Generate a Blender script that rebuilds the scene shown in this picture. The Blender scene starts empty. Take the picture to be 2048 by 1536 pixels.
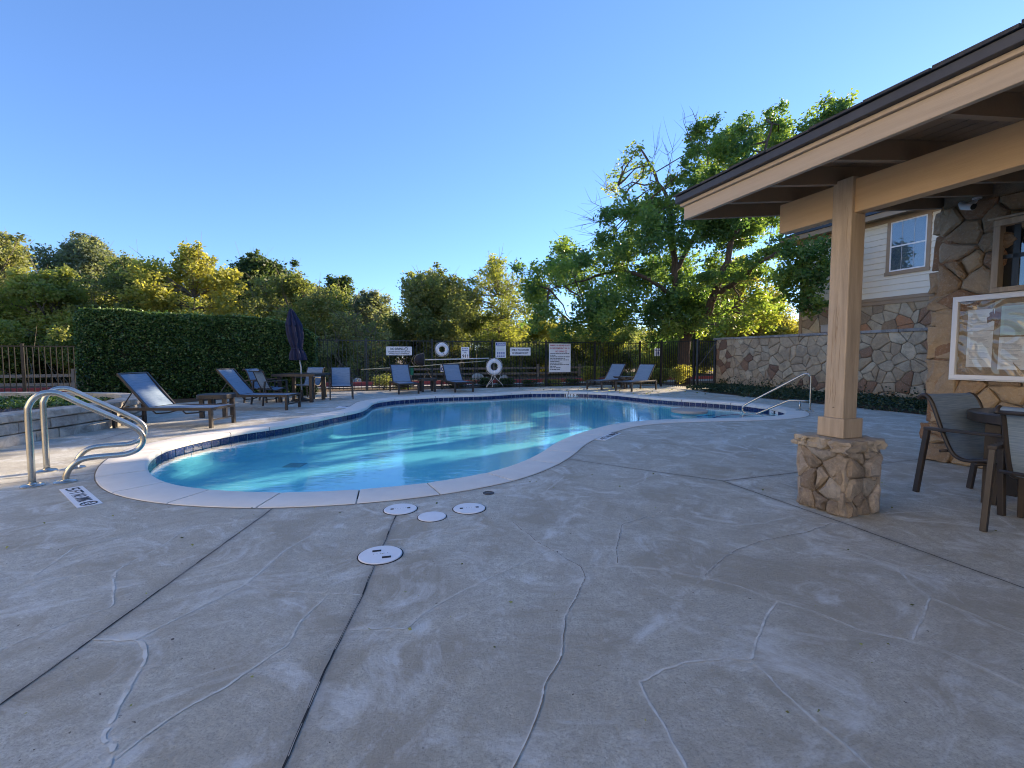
import bpy, bmesh, math, random
import numpy as np
from mathutils import Vector, Matrix
from mathutils.geometry import tessellate_polygon

R = math.radians
sc = bpy.context.scene
COL = sc.collection

# ------------------------------------------------------------------ camera, sky, sun, exposure
CAM_H, FPX, PITCH = 1.2, 921.0, R(3.48)
cam = bpy.data.cameras.new("camera")
cam.sensor_width = 36.0
cam.lens = FPX / 2048 * 36.0
cam.clip_start, cam.clip_end = 0.05, 2000
camo = bpy.data.objects.new("camera", cam)
COL.objects.link(camo)
camo.location = (0, 0, CAM_H)
camo.rotation_euler = (R(90) - PITCH, 0, 0)
sc.camera = camo

SUN_AZ, SUN_EL = R(49.0), R(16.0)          # azimuth measured from +Y towards +X
world = bpy.data.worlds.new("World")
sc.world = world
world.use_nodes = True
wn = world.node_tree
for n in list(wn.nodes):
    wn.nodes.remove(n)
sky = wn.nodes.new("ShaderNodeTexSky")
sky.sky_type = 'NISHITA'
sky.sun_disc = False
sky.sun_elevation = SUN_EL
sky.sun_rotation = SUN_AZ
sky.altitude = 300
sky.air_density = 0.9
sky.dust_density = 0.05
sky.ozone_density = 5.0
bg = wn.nodes.new("ShaderNodeBackground")
bg.inputs["Strength"].default_value = 0.15
wo = wn.nodes.new("ShaderNodeOutputWorld")
skt = wn.nodes.new("ShaderNodeMix")          # one even colour balance over the whole sky
skt.data_type, skt.blend_type = 'RGBA', 'MULTIPLY'
skt.inputs[0].default_value = 1.0
skt.inputs[7].default_value = (0.77, 0.845, 1.03, 1)
skg = wn.nodes.new("ShaderNodeGamma")
skg.inputs["Gamma"].default_value = 0.8
wn.links.new(sky.outputs[0], skg.inputs["Color"])
wn.links.new(skg.outputs[0], skt.inputs[6])
wn.links.new(skt.outputs[2], bg.inputs["Color"])
wn.links.new(bg.outputs[0], wo.inputs["Surface"])

sun = bpy.data.lights.new("sun", 'SUN')
sun.energy = 5.0
sun.angle = R(0.5)
sun.color = (1.0, 0.80, 0.56)
suno = bpy.data.objects.new("sun", sun)
COL.objects.link(suno)
sdir = Vector((math.sin(SUN_AZ) * math.cos(SUN_EL), math.cos(SUN_AZ) * math.cos(SUN_EL), math.sin(SUN_EL)))
suno.rotation_euler = sdir.to_track_quat('Z', 'Y').to_euler()
suno.location = (0, 0, 30)

sc.view_settings.view_transform = 'Standard'
sc.view_settings.look = 'None'
sc.view_settings.exposure = 1.55
sc.view_settings.gamma = 1.0
sc.view_settings.use_curve_mapping = False
sc.cycles.filter_width = 1.05
sc.cycles.max_bounces = 10
sc.cycles.transparent_max_bounces = 16
sc.cycles.transmission_bounces = 6

# ------------------------------------------------------------------ geometry helpers
BA = R(19.1)                               # the pool house axis
CA, SA = math.cos(BA), math.sin(BA)


def uv(u, v, z=0.0):
    return Vector((-SA * u + CA * v, CA * u + SA * v, z))


def to_uv(p):
    return (-SA * p[0] + CA * p[1], CA * p[0] + SA * p[1])


def ray(px, py):
    cx, cz = (px - 1024) / FPX, -(py - 768) / FPX
    return Vector((cx, math.cos(PITCH) + math.sin(PITCH) * cz, -math.sin(PITCH) + math.cos(PITCH) * cz))


def G(px, py, z=0.0):
    d = ray(px, py)
    t = (z - CAM_H) / d.z
    return Vector((d.x * t, d.y * t, z))


def PY(px, py, D):
    d = ray(px, py)
    t = D / d.y
    return Vector((d.x * t, D, CAM_H + d.z * t))


def PU(px, py, u0):
    d = ray(px, py)
    t = u0 / (-SA * d.x + CA * d.y)
    return Vector((d.x * t, d.y * t, CAM_H + d.z * t))


def PV(px, py, v0):
    d = ray(px, py)
    t = v0 / (CA * d.x + SA * d.y)
    return Vector((d.x * t, d.y * t, CAM_H + d.z * t))


def catmull(P, k=4):
    P = [Vector(p) for p in P]
    out = []
    for i in range(len(P) - 1):
        a, b, c, d = P[max(i - 1, 0)], P[i], P[i + 1], P[min(i + 2, len(P) - 1)]
        for j in range(k):
            t = j / k
            out.append(0.5 * ((2 * b) + (c - a) * t + (2 * a - 5 * b + 4 * c - d) * t * t + (3 * b - a - 3 * c + d) * t ** 3))
    out.append(P[-1])
    return out


class MB:
    def __init__(self):
        self.v, self.f = [], []

    def add(self, vs, fs):
        o = len(self.v)
        self.v += [tuple(p) for p in vs]
        self.f += [tuple(i + o for i in f) for f in fs]
        return self

    def box(self, lo, hi, M=None):
        x0, y0, z0 = lo
        x1, y1, z1 = hi
        vs = [Vector(p) for p in ((x0, y0, z0), (x1, y0, z0), (x1, y1, z0), (x0, y1, z0),
                                  (x0, y0, z1), (x1, y0, z1), (x1, y1, z1), (x0, y1, z1))]
        if M:
            vs = [M @ p for p in vs]
        return self.add(vs, [(0, 3, 2, 1), (4, 5, 6, 7), (0, 1, 5, 4), (1, 2, 6, 5), (2, 3, 7, 6), (3, 0, 4, 7)])

    def bar(self, a, b, w, h, up=(0, 0, 1)):
        a, b = Vector(a), Vector(b)
        d = (b - a)
        L = d.length
        d.normalize()
        up = Vector(up)
        s = d.cross(up)
        if s.length < 1e-4:
            s = d.cross(Vector((1, 0, 0)))
        s.normalize()
        t = s.cross(d).normalized()
        M = Matrix((s, d, t)).transposed().to_4x4()
        M.translation = a
        return self.box((-w / 2, 0, -h / 2), (w / 2, L, h / 2), M)

    def tube(self, pts, rad, n=8, cap=True):
        pts = [Vector(p) for p in pts]
        m = len(pts)
        if not hasattr(rad, '__len__'):
            rad = [rad] * m
        vs, fs = [], []
        ref = None
        for i in range(m):
            d = (pts[min(i + 1, m - 1)] - pts[max(i - 1, 0)])
            if d.length < 1e-9:
                d = Vector((0, 0, 1))
            d.normalize()
            if ref is None:
                ref = d.orthogonal().normalized()
            ref = (ref - d * ref.dot(d))
            if ref.length < 1e-5:
                ref = d.orthogonal()
            ref.normalize()
            b = d.cross(ref)
            for k in range(n):
                a = 2 * math.pi * k / n
                vs.append(pts[i] + (ref * math.cos(a) + b * math.sin(a)) * rad[i])
        for i in range(m - 1):
            for k in range(n):
                k2 = (k + 1) % n
                fs.append((i * n + k, i * n + k2, (i + 1) * n + k2, (i + 1) * n + k))
        if cap:
            fs.append(tuple(range(n - 1, -1, -1)))
            fs.append(tuple(range((m - 1) * n, m * n)))
        return self.add(vs, fs)

    def lathe(self, prof, n=24, c=(0, 0, 0), sx=1.0, sy=1.0):
        c = Vector(c)
        vs, fs = [], []
        m = len(prof)
        for r, z in prof:
            for k in range(n):
                a = 2 * math.pi * k / n
                vs.append(c + Vector((r * math.cos(a) * sx, r * math.sin(a) * sy, z)))
        for i in range(m - 1):
            for k in range(n):
                k2 = (k + 1) % n
                fs.append((i * n + k, i * n + k2, (i + 1) * n + k2, (i + 1) * n + k))
        fs.append(tuple(range(n - 1, -1, -1)))
        fs.append(tuple(range((m - 1) * n, m * n)))
        return self.add(vs, fs)

    def prism(self, poly, z0, z1):
        n = len(poly)
        vs = [Vector((p[0], p[1], z0)) for p in poly] + [Vector((p[0], p[1], z1)) for p in poly]
        fs = [(i, (i + 1) % n, n + (i + 1) % n, n + i) for i in range(n)]
        fs.append(tuple(range(n - 1, -1, -1)))
        fs.append(tuple(range(n, 2 * n)))
        return self.add(vs, fs)

    def sheet(self, prof, w, th):
        """prof: (x, z) polyline swept along y by w, thickness th"""
        n = len(prof)
        vs = []
        for i, (x, z) in enumerate(prof):
            a = Vector(prof[max(i - 1, 0)])
            b = Vector(prof[min(i + 1, n - 1)])
            d = (b - a).normalized()
            nx, nz = -d.y, d.x
            for y in (-w / 2, w / 2):
                vs.append((x + nx * th / 2, y, z + nz * th / 2))
                vs.append((x - nx * th / 2, y, z - nz * th / 2))
        fs = []
        for i in range(n - 1):
            a, b = i * 4, (i + 1) * 4
            fs += [(a, a + 2, b + 2, b), (a + 1, b + 1, b + 3, a + 3), (a, b, b + 1, a + 1), (a + 2, a + 3, b + 3, b + 2)]
        fs += [(0, 1, 3, 2), ((n - 1) * 4, (n - 1) * 4 + 2, (n - 1) * 4 + 3, (n - 1) * 4 + 1)]
        return self.add(vs, fs)

    def mesh(self, name, smooth=False):
        me = bpy.data.meshes.new(name)
        me.from_pydata(self.v, [], self.f)
        me.update()
        if smooth:
            me.polygons.foreach_set("use_smooth", [True] * len(me.polygons))
        return me


def tag(o, label=None, cat=None, group=None, kind=None):
    if label:
        o['label'] = label
    if cat:
        o['category'] = cat
    if group:
        o['group'] = group
    if kind:
        o['kind'] = kind
    return o


def E(name, label, cat, loc=(0, 0, 0), rz=0.0, group=None):
    o = bpy.data.objects.new(name, None)
    COL.objects.link(o)
    o.location = loc
    o.rotation_euler = (0, 0, rz)
    o.empty_display_size = 0.2
    return tag(o, label, cat, group)


def O(name, mb, mat, parent=None, smooth=False, loc=None, rz=None, bevel=0.0, angle=None):
    me = mb if isinstance(mb, bpy.types.Mesh) else mb.mesh(name, smooth)
    if mat is not None and not me.materials:
        me.materials.append(mat)
    o = bpy.data.objects.new(name, me)
    COL.objects.link(o)
    if parent:
        o.parent = parent
    if loc is not None:
        o.location = loc
    if rz is not None:
        o.rotation_euler = (0, 0, rz)
    if bevel:
        b = o.modifiers.new("bevel", 'BEVEL')
        b.width = bevel
        b.segments = 2
        b.limit_method = 'ANGLE'
    if angle:
        me.set_sharp_from_angle(angle=R(angle))
    return o


def kids(o):
    return [c for c in bpy.data.objects if c.parent == o]


def copy_tree(o, parent=None, ch=None):
    if ch is None:
        ch = {}
        for x in bpy.data.objects:
            if x.parent:
                ch.setdefault(x.parent.name, []).append(x)
    c = o.copy()
    COL.objects.link(c)
    if parent:
        c.parent = parent
    for k in ch.get(o.name, []):
        copy_tree(k, c, ch)
    return c


# ------------------------------------------------------------------ materials
class NT:
    def __init__(self, name):
        self.m = bpy.data.materials.new(name)
        self.m.use_nodes = True
        self.t = self.m.node_tree
        self.t.nodes.clear()
        self.out = self.t.nodes.new("ShaderNodeOutputMaterial")

    def n(self, typ, **kw):
        nd = self.t.nodes.new("ShaderNode" + typ)
        for k, v in kw.items():
            if hasattr(nd, k):
                setattr(nd, k, v)
            else:
                nd.inputs[k.replace('_', ' ')].default_value = v
        return nd

    def l(self, a, b):
        self.t.links.new(a, b)

    def coord(self, kind='Object', scale=(1, 1, 1)):
        tc = self.n("TexCoord")
        mp = self.n("Mapping")
        mp.inputs["Scale"].default_value = scale
        self.l(tc.outputs[kind], mp.inputs["Vector"])
        return mp.outputs[0]

    def noise(self, vec, scale, detail=6, rough=0.6, dist=0.0):
        nd = self.n("TexNoise")
        nd.inputs["Scale"].default_value = scale
        nd.inputs["Detail"].default_value = detail
        nd.inputs["Roughness"].default_value = rough
        nd.inputs["Distortion"].default_value = dist
        if vec is not None:
            self.l(vec, nd.inputs["Vector"])
        return nd.outputs["Fac"]

    def ramp(self, fac, stops):
        nd = self.n("ValToRGB")
        cr = nd.color_ramp
        while len(cr.elements) < len(stops):
            cr.elements.new(0.5)
        for e, (p, c) in zip(cr.elements, stops):
            e.position = p
            e.color = (*c, 1) if len(c) == 3 else c
        self.l(fac, nd.inputs[0])
        return nd.outputs[0]

    def mix(self, fac, a, b, mode='MIX'):
        nd = self.n("Mix", data_type='RGBA', blend_type=mode)
        for s, v in ((0, fac), (6, a), (7, b)):
            if isinstance(v, (int, float)):
                nd.inputs[s].default_value = v
            elif isinstance(v, tuple):
                nd.inputs[s].default_value = (*v, 1)
            else:
                self.l(v, nd.inputs[s])
        return nd.outputs[2]

    def math(self, op, a, b=None, clamp=False):
        nd = self.n("Math", operation=op, use_clamp=clamp)
        for i, v in enumerate((a, b)):
            if v is None:
                continue
            if isinstance(v, (int, float)):
                nd.inputs[i].default_value = v
            else:
                self.l(v, nd.inputs[i])
        return nd.outputs[0]

    def bump(self, h, strength=0.3, dist=0.01, normal=None):
        nd = self.n("Bump")
        nd.inputs["Strength"].default_value = strength
        nd.inputs["Distance"].default_value = dist
        self.l(h, nd.inputs["Height"])
        if normal is not None:
            self.l(normal, nd.inputs["Normal"])
        return nd.outputs[0]

    def bsdf(self, color, rough=0.6, metallic=0.0, normal=None, spec=0.5, **kw):
        b = self.n("BsdfPrincipled")
        if isinstance(color, tuple):
            b.inputs["Base Color"].default_value = (*color, 1)
        else:
            self.l(color, b.inputs["Base Color"])
        if isinstance(rough, (int, float)):
            b.inputs["Roughness"].default_value = rough
        else:
            self.l(rough, b.inputs["Roughness"])
        b.inputs["Metallic"].default_value = metallic
        b.inputs["Specular IOR Level"].default_value = spec
        for k, v in kw.items():
            b.inputs[k.replace('_', ' ')].default_value = v
        if normal is not None:
            self.l(normal, b.inputs["Normal"])
        return b.outputs[0]

    def done(self, s):
        self.l(s, self.out.inputs["Surface"])
        return self.m


def simple(name, c1, c2=None, scale=6.0, rough=0.6, bump=0.2, bscale=60, metallic=0.0, stretch=(1, 1, 1), spec=0.5, bdist=0.004, lo=0.35, hi=0.65):
    t = NT(name)
    co = t.coord('Object', stretch)
    c2 = c2 or tuple(x * 0.8 for x in c1)
    col = t.ramp(t.noise(co, scale, 8, 0.65, 0.3), [(lo, c1), (hi, c2)])
    nrm = t.bump(t.noise(co, bscale, 4, 0.6), bump, bdist) if bump else None
    return t.done(t.bsdf(col, rough, metallic, nrm, spec))


def random_stone(name, cols, rough=0.85, bump=0.6, stain=None, wear=0.5):
    """each stone takes its own tint from the range of quarry colours"""
    t = NT(name)
    co = t.coord('Object')
    oi = t.n("ObjectInfo")
    n = len(cols)
    nd = t.n("ValToRGB")
    cr = nd.color_ramp
    cr.interpolation = 'CONSTANT'
    while len(cr.elements) < n:
        cr.elements.new(0.5)
    for i, (e, c) in enumerate(zip(cr.elements, cols)):
        e.position = i / n
        e.color = (*c, 1)
    t.l(oi.outputs["Random"], nd.inputs[0])
    geo = t.n("NewGeometry")
    big = t.noise(geo.outputs["Position"], 5.0, 8, 0.7, 0.6)
    col = t.mix(t.ramp(big, [(0.42, (0, 0, 0)), (0.66, (1, 1, 1))]), nd.outputs[0],
                t.mix(wear, nd.outputs[0], (0.10, 0.085, 0.07)))
    fine = t.noise(geo.outputs["Position"], 38.0, 6, 0.7)
    col = t.mix(t.ramp(fine, [(0.5, (0, 0, 0)), (0.75, (1, 1, 1))]), col, t.mix(0.35, col, (0.55, 0.5, 0.42)))
    if stain:
        mp = t.n("Mapping")
        mp.inputs["Scale"].default_value = stain
        t.l(geo.outputs["Position"], mp.inputs["Vector"])
        s = t.noise(mp.outputs[0], 1.0, 5, 0.65, 0.2)
        col = t.mix(t.ramp(s, [(0.57, (0, 0, 0)), (0.72, (0.75, 0.75, 0.75))]), col, (0.035, 0.033, 0.03))
    h = t.math('ADD', t.noise(geo.outputs["Position"], 14, 8, 0.7), t.math('MULTIPLY', fine, 0.35))
    return t.done(t.bsdf(col, rough, 0, t.bump(h, bump, 0.03), 0.3))


def leaf_mat(name, cols, trans=0.45, rough=0.55):
    """leaves: a thin sheet that scatters and lets light through; every leaf has its own green"""
    t = NT(name)
    at = t.n("Attribute", attribute_name="tone")
    n = len(cols)
    col = t.ramp(at.outputs["Fac"], [(i / max(1, n - 1), c) for i, c in enumerate(cols)])
    d = t.bsdf(col, rough, 0, None, 0.45)
    tr = t.n("BsdfTranslucent")
    warm = t.mix(1.0, col, (1.55, 1.5, 0.6), 'MULTIPLY')
    t.l(warm, tr.inputs["Color"])
    mx = t.n("MixShader")
    mx.inputs[0].default_value = trans
    t.l(d, mx.inputs[1])
    t.l(tr.outputs[0], mx.inputs[2])
    return t.done(mx.outputs[0])


MAT = {}
MAT['wood_tan'] = simple("painted_wood_tan", (0.48, 0.375, 0.265), (0.34, 0.26, 0.178), 3.0, 0.6, 0.9, 30, stretch=(6, 6, 0.5))
MAT['beam_tan'] = simple("painted_beam_tan", (0.55, 0.37, 0.20), (0.49, 0.33, 0.175), 3.0, 0.6, 0.35, 30, stretch=(6, 0.5, 6))
MAT['fascia_tan'] = simple("painted_fascia_tan", (0.45, 0.355, 0.255), (0.39, 0.305, 0.215), 4.0, 0.6, 0.35, 40, stretch=(6, 0.4, 8))
MAT['rafter'] = simple("rafter_brown", (0.30, 0.215, 0.14), (0.24, 0.175, 0.115), 3.0, 0.7, 0.3, 40)
MAT['decking'] = simple("roof_boards_brown", (0.26, 0.185, 0.12), (0.20, 0.145, 0.095), 3.0, 0.75, 0.3, 40)
MAT['shingle'] = simple("asphalt_shingle", (0.06, 0.06, 0.065), (0.035, 0.035, 0.04), 20, 0.9, 0.8, 160)
MAT['drip_edge'] = simple("dark_metal_edge", (0.035, 0.035, 0.04), (0.05, 0.05, 0.055), 8, 0.5, 0.1, 60)
MAT['mortar'] = simple("wall_mortar", (0.22, 0.18, 0.135), (0.16, 0.13, 0.095), 8, 0.95, 0.8, 90, bdist=0.01)
MAT['mortar_dark'] = simple("dark_mortar", (0.26, 0.205, 0.145), (0.19, 0.15, 0.105), 8, 0.95, 0.8, 90, bdist=0.01)
MAT['stone_garden'] = random_stone("garden_wall_stone", [(0.462, 0.362, 0.237), (0.418, 0.342, 0.232), (0.484, 0.383, 0.249), (0.407, 0.306, 0.189), (0.44, 0.367, 0.258), (0.528, 0.444, 0.31), (0.396, 0.301, 0.194), (0.473, 0.367, 0.237), (0.451, 0.357, 0.241), (0.429, 0.326, 0.206), (0.495, 0.388, 0.258), (0.418, 0.326, 0.215), (0.264, 0.153, 0.09), (0.44, 0.352, 0.237), (0.187, 0.107, 0.069)], stain=(1.9, 1.9, 0.16))
MAT['stone_house'] = random_stone("house_stone", [(0.396, 0.286, 0.163), (0.33, 0.224, 0.129), (0.374, 0.306, 0.206), (0.44, 0.224, 0.112), (0.462, 0.398, 0.284), (0.308, 0.235, 0.155), (0.495, 0.408, 0.267), (0.286, 0.173, 0.103)], wear=0.35)
MAT['stone_pool_house'] = random_stone("pool_house_stone", [(0.338, 0.228, 0.131), (0.286, 0.198, 0.121), (0.377, 0.282, 0.179), (0.312, 0.204, 0.116), (0.416, 0.3, 0.179), (0.26, 0.15, 0.084), (0.351, 0.264, 0.173)], wear=0.35)
MAT['stone_pedestal'] = random_stone("pedestal_stone", [(0.375, 0.306, 0.231), (0.3, 0.237, 0.175), (0.45, 0.388, 0.325), (0.237, 0.188, 0.144), (0.35, 0.312, 0.263)], wear=0.8, bump=1.0, stain=(7, 7, 4))
MAT['stone_cap'] = random_stone("pedestal_cap_stone", [(0.44, 0.36, 0.26), (0.40, 0.33, 0.25), (0.47, 0.40, 0.31)], wear=0.35, bump=0.9)
MAT['limestone'] = random_stone("limestone_block", [(0.50, 0.46, 0.39), (0.45, 0.41, 0.34), (0.54, 0.50, 0.43), (0.42, 0.385, 0.33)], wear=0.65)
MAT['wall_cap'] = random_stone("garden_wall_cap", [(0.30, 0.29, 0.275), (0.26, 0.25, 0.235), (0.33, 0.32, 0.30)], wear=0.7)
MAT['siding'] = simple("cream_siding", (0.74, 0.69, 0.57), (0.70, 0.65, 0.535), 2, 0.6, 0.1, 60)
MAT['trim'] = simple("house_trim_tan", (0.33, 0.245, 0.16), (0.30, 0.22, 0.145), 3, 0.6, 0.1, 60)
MAT['white_frame'] = simple("white_vinyl", (0.80, 0.80, 0.80), (0.76, 0.76, 0.76), 3, 0.35, 0.0)
MAT['sign_white'] = simple("sign_white", (0.80, 0.80, 0.80), (0.74, 0.74, 0.74), 5, 0.4, 0.0)
MAT['sign_black'] = simple("sign_print_black", (0.02, 0.02, 0.025), (0.03, 0.03, 0.035), 5, 0.6, 0.0)
MAT['sign_red'] = simple("sign_print_red", (0.42, 0.02, 0.03), (0.38, 0.02, 0.03), 5, 0.6, 0.0)
MAT['sign_blue'] = simple("sign_print_blue", (0.03, 0.08, 0.32), (0.03, 0.07, 0.28), 5, 0.6, 0.0)
MAT['sign_green'] = simple("sign_green", (0.02, 0.26, 0.14), (0.02, 0.22, 0.12), 5, 0.5, 0.0)
MAT['black_metal'] = simple("black_fence_paint", (0.015, 0.015, 0.016), (0.022, 0.022, 0.023), 9, 0.38, 0.0)
MAT['steel'] = simple("brushed_stainless", (0.58, 0.55, 0.49), (0.46, 0.435, 0.385), 6, 0.27, 0.0, metallic=1.0)
MAT['bronze'] = simple("bronze_furniture_metal", (0.048, 0.038, 0.031), (0.036, 0.029, 0.024), 8, 0.42, 0.05, 120)
MAT['umbrella'] = simple("navy_umbrella_cloth", (0.016, 0.018, 0.055), (0.011, 0.012, 0.04), 8, 0.8, 0.2, 90)
MAT['lid'] = simple("white_plastic_lid", (0.78, 0.79, 0.80), (0.72, 0.73, 0.74), 9, 0.45, 0.05, 80)
MAT['dark_hole'] = simple("dark_recess", (0.02, 0.02, 0.02), (0.015, 0.015, 0.015), 5, 0.8, 0)
MAT['rope'] = simple("white_rope", (0.66, 0.62, 0.55), (0.5, 0.45, 0.4), 50, 0.9, 0.3, 200)
MAT['ring'] = simple("life_ring_white", (0.78, 0.78, 0.79), (0.70, 0.70, 0.71), 6, 0.5, 0.1, 90)
MAT['pole_white'] = simple("aluminium_pole", (0.66, 0.66, 0.62), (0.6, 0.6, 0.55), 6, 0.35, 0.0)
MAT['pole_yellow'] = simple("weathered_pole", (0.60, 0.52, 0.33), (0.52, 0.46, 0.30), 6, 0.5, 0.0)
MAT['net'] = simple("dark_net", (0.035, 0.028, 0.028), (0.02, 0.018, 0.018), 60, 0.8, 0.3, 200)
MAT['bark'] = simple("bark", (0.15, 0.105, 0.075), (0.075, 0.052, 0.038), 7, 0.95, 1.0, 24, stretch=(3, 3, 0.6), bdist=0.03)
MAT['bark_grey'] = simple("grey_bark", (0.20, 0.17, 0.135), (0.11, 0.09, 0.07), 7, 0.95, 0.8, 24, stretch=(3, 3, 0.6), bdist=0.02)
MAT['rail_wood'] = simple("weathered_rail_wood", (0.28, 0.235, 0.19), (0.20, 0.165, 0.13), 5, 0.9, 0.4, 40)
MAT['red_kerb'] = simple("red_kerb_paint", (0.42, 0.075, 0.065), (0.34, 0.06, 0.055), 5, 0.75, 0.2, 60)
MAT['boulder'] = simple("pale_boulder", (0.46, 0.42, 0.36), (0.32, 0.29, 0.25), 4, 0.9, 0.8, 20, bdist=0.03)
MAT['concrete'] = simple("plain_concrete", (0.40, 0.375, 0.335), (0.33, 0.305, 0.27), 2.5, 0.9, 0.3, 60)
MAT['soil'] = simple("leaf_litter", (0.14, 0.095, 0.055), (0.075, 0.05, 0.03), 14, 1.0, 1.0, 60, bdist=0.03)
MAT['asphalt'] = simple("asphalt", (0.06, 0.058, 0.055), (0.045, 0.044, 0.042), 8, 0.95, 0.4, 120)
MAT['paper'] = simple("paper", (0.72, 0.72, 0.70), (0.68, 0.68, 0.66), 4, 0.7, 0)
MAT['paper_green'] = simple("green_paper", (0.50, 0.60, 0.53), (0.47, 0.57, 0.50), 4, 0.7, 0)
MAT['cork'] = simple("backing_board", (0.34, 0.26, 0.17), (0.30, 0.225, 0.15), 10, 0.9, 0.2, 90)
MAT['camera_white'] = simple("camera_housing", (0.70, 0.70, 0.71), (0.65, 0.65, 0.66), 4, 0.4, 0)
MAT['grey_box'] = simple("grey_utility_paint", (0.42, 0.43, 0.44), (0.38, 0.39, 0.40), 4, 0.5, 0)


def sling_mat():
    t = NT("blue_grey_sling")
    co = t.coord('Object', (2.2, 45, 45))
    n1 = t.noise(t.coord('Object', (55, 2.5, 55)), 3.0, 4, 0.6)
    col = t.ramp(n1, [(0.3, (0.17, 0.25, 0.345)), (0.7, (0.33, 0.42, 0.53))])
    nb = t.bump(t.noise(t.coord('Object'), 420, 2, 0.5), 0.25, 0.002)
    d = t.bsdf(col, 0.6, 0, nb, 0.35)
    tr = t.n("BsdfTranslucent")
    t.l(col, tr.inputs["Color"])
    mx = t.n("MixShader")
    mx.inputs[0].default_value = 0.22
    t.l(d, mx.inputs[1])
    t.l(tr.outputs[0], mx.inputs[2])
    return t.done(mx.outputs[0])


MAT['sling'] = sling_mat()


def deck_mat():
    t = NT("stamped_concrete")
    geo = t.n("NewGeometry")
    p = geo.outputs["Position"]
    big = t.noise(p, 0.55, 5, 0.6, 0.4)
    mid = t.noise(p, 2.3, 8, 0.68, 0.8)
    fine = t.noise(p, 26, 9, 0.8, 0.5)
    grit = t.noise(p, 95, 5, 0.75)
    mpv = t.n("Mapping")
    mpv.inputs["Rotation"].default_value = (0, 0, R(28))
    mpv.inputs["Scale"].default_value = (1.0, 2.3, 1.0)
    t.l(p, mpv.inputs["Vector"])
    streak = t.noise(mpv.outputs[0], 2.2, 7, 0.72, 0.9)
    warm, cool = (0.57, 0.53, 0.425), (0.64, 0.64, 0.555)
    col = t.mix(t.ramp(big, [(0.38, (0, 0, 0)), (0.62, (1, 1, 1))]), warm, cool)
    col = t.mix(t.ramp(mid, [(0.44, (0, 0, 0)), (0.66, (0.9, 0.9, 0.9))]), col, (0.47, 0.44, 0.36))
    col = t.mix(t.ramp(streak, [(0.50, (0, 0, 0)), (0.70, (0.8, 0.8, 0.8))]), col, (0.74, 0.74, 0.68))
    col = t.mix(t.ramp(fine, [(0.36, (0.9, 0.9, 0.9)), (0.56, (0, 0, 0))]), col, (0.42, 0.395, 0.33))
    col = t.mix(t.ramp(grit, [(0.34, (0.85, 0.85, 0.85)), (0.52, (0, 0, 0))]), col, (0.31, 0.29, 0.245))
    sp = t.noise(p, 31, 2, 0.5)
    col = t.mix(t.ramp(sp, [(0.735, (0, 0, 0)), (0.755, (1, 1, 1))]), col, (0.06, 0.05, 0.04))
    blot = t.noise(p, 1.25, 9, 0.72, 1.4)
    col = t.mix(t.ramp(blot, [(0.47, (0, 0, 0)), (0.60, (0.9, 0.9, 0.9))]), col, (0.40, 0.36, 0.28))
    pale = t.noise(p, 1.7, 8, 0.7, 2.0)
    col = t.mix(t.ramp(pale, [(0.52, (0, 0, 0)), (0.66, (0.8, 0.8, 0.8))]), col, (0.72, 0.73, 0.69))
    seam = t.n("Attribute", attribute_name="seam")
    joint = t.n("Attribute", attribute_name="joint")
    brk = t.math('MULTIPLY', t.ramp(t.noise(p, 4, 5, 0.65), [(0.35, (0.1, 0.1, 0.1)), (0.62, (1, 1, 1))]), t.ramp(t.noise(p, 60, 3, 0.7), [(0.3, (0.35, 0.35, 0.35)), (0.55, (1, 1, 1))]))
    sm = t.math('MULTIPLY', seam.outputs["Fac"], brk)
    col = t.mix(t.math('MULTIPLY', sm, 0.85), col, (0.76, 0.75, 0.69))
    col = t.mix(t.math('MULTIPLY', joint.outputs["Fac"], 0.42, True), col, (0.24, 0.22, 0.19))
    h = t.math('ADD', t.math('MULTIPLY', fine, 1.0), t.math('ADD', t.math('MULTIPLY', grit, 0.6), t.math('MULTIPLY', mid, 0.8)))
    nb = t.bump(h, 0.8, 0.014)
    ro = t.ramp(mid, [(0.3, (0.55, 0.55, 0.55)), (0.7, (0.8, 0.8, 0.8))])
    return t.done(t.bsdf(col, ro, 0, nb, 0.4))


MAT['deck'] = deck_mat()
MAT['seam'] = simple("trowelled_seam", (0.66, 0.65, 0.585), (0.46, 0.435, 0.365), 14, 0.8, 0.5, 90, lo=.4, hi=.7)
MAT['coping'] = simple("coping_concrete", (0.74, 0.705, 0.63), (0.68, 0.645, 0.575), 5, 0.7, 0.35, 120, bdist=0.004)
MAT['plaster'] = simple("pool_plaster", (0.62, 0.81, 0.84), (0.59, 0.79, 0.82), 2, 0.7, 0.0)
MAT['step_plaster'] = simple("step_plaster", (0.74, 0.86, 0.86), (0.71, 0.84, 0.84), 2, 0.7, 0.0)
MAT['tile'] = random_stone("navy_tile", [(0.018, 0.035, 0.12), (0.014, 0.028, 0.10), (0.022, 0.042, 0.14)], rough=0.18, bump=0.02, wear=0.1)
MAT['grout'] = simple("tile_grout", (0.42, 0.44, 0.46), (0.36, 0.38, 0.40), 12, 0.8, 0.1, 60)


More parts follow.
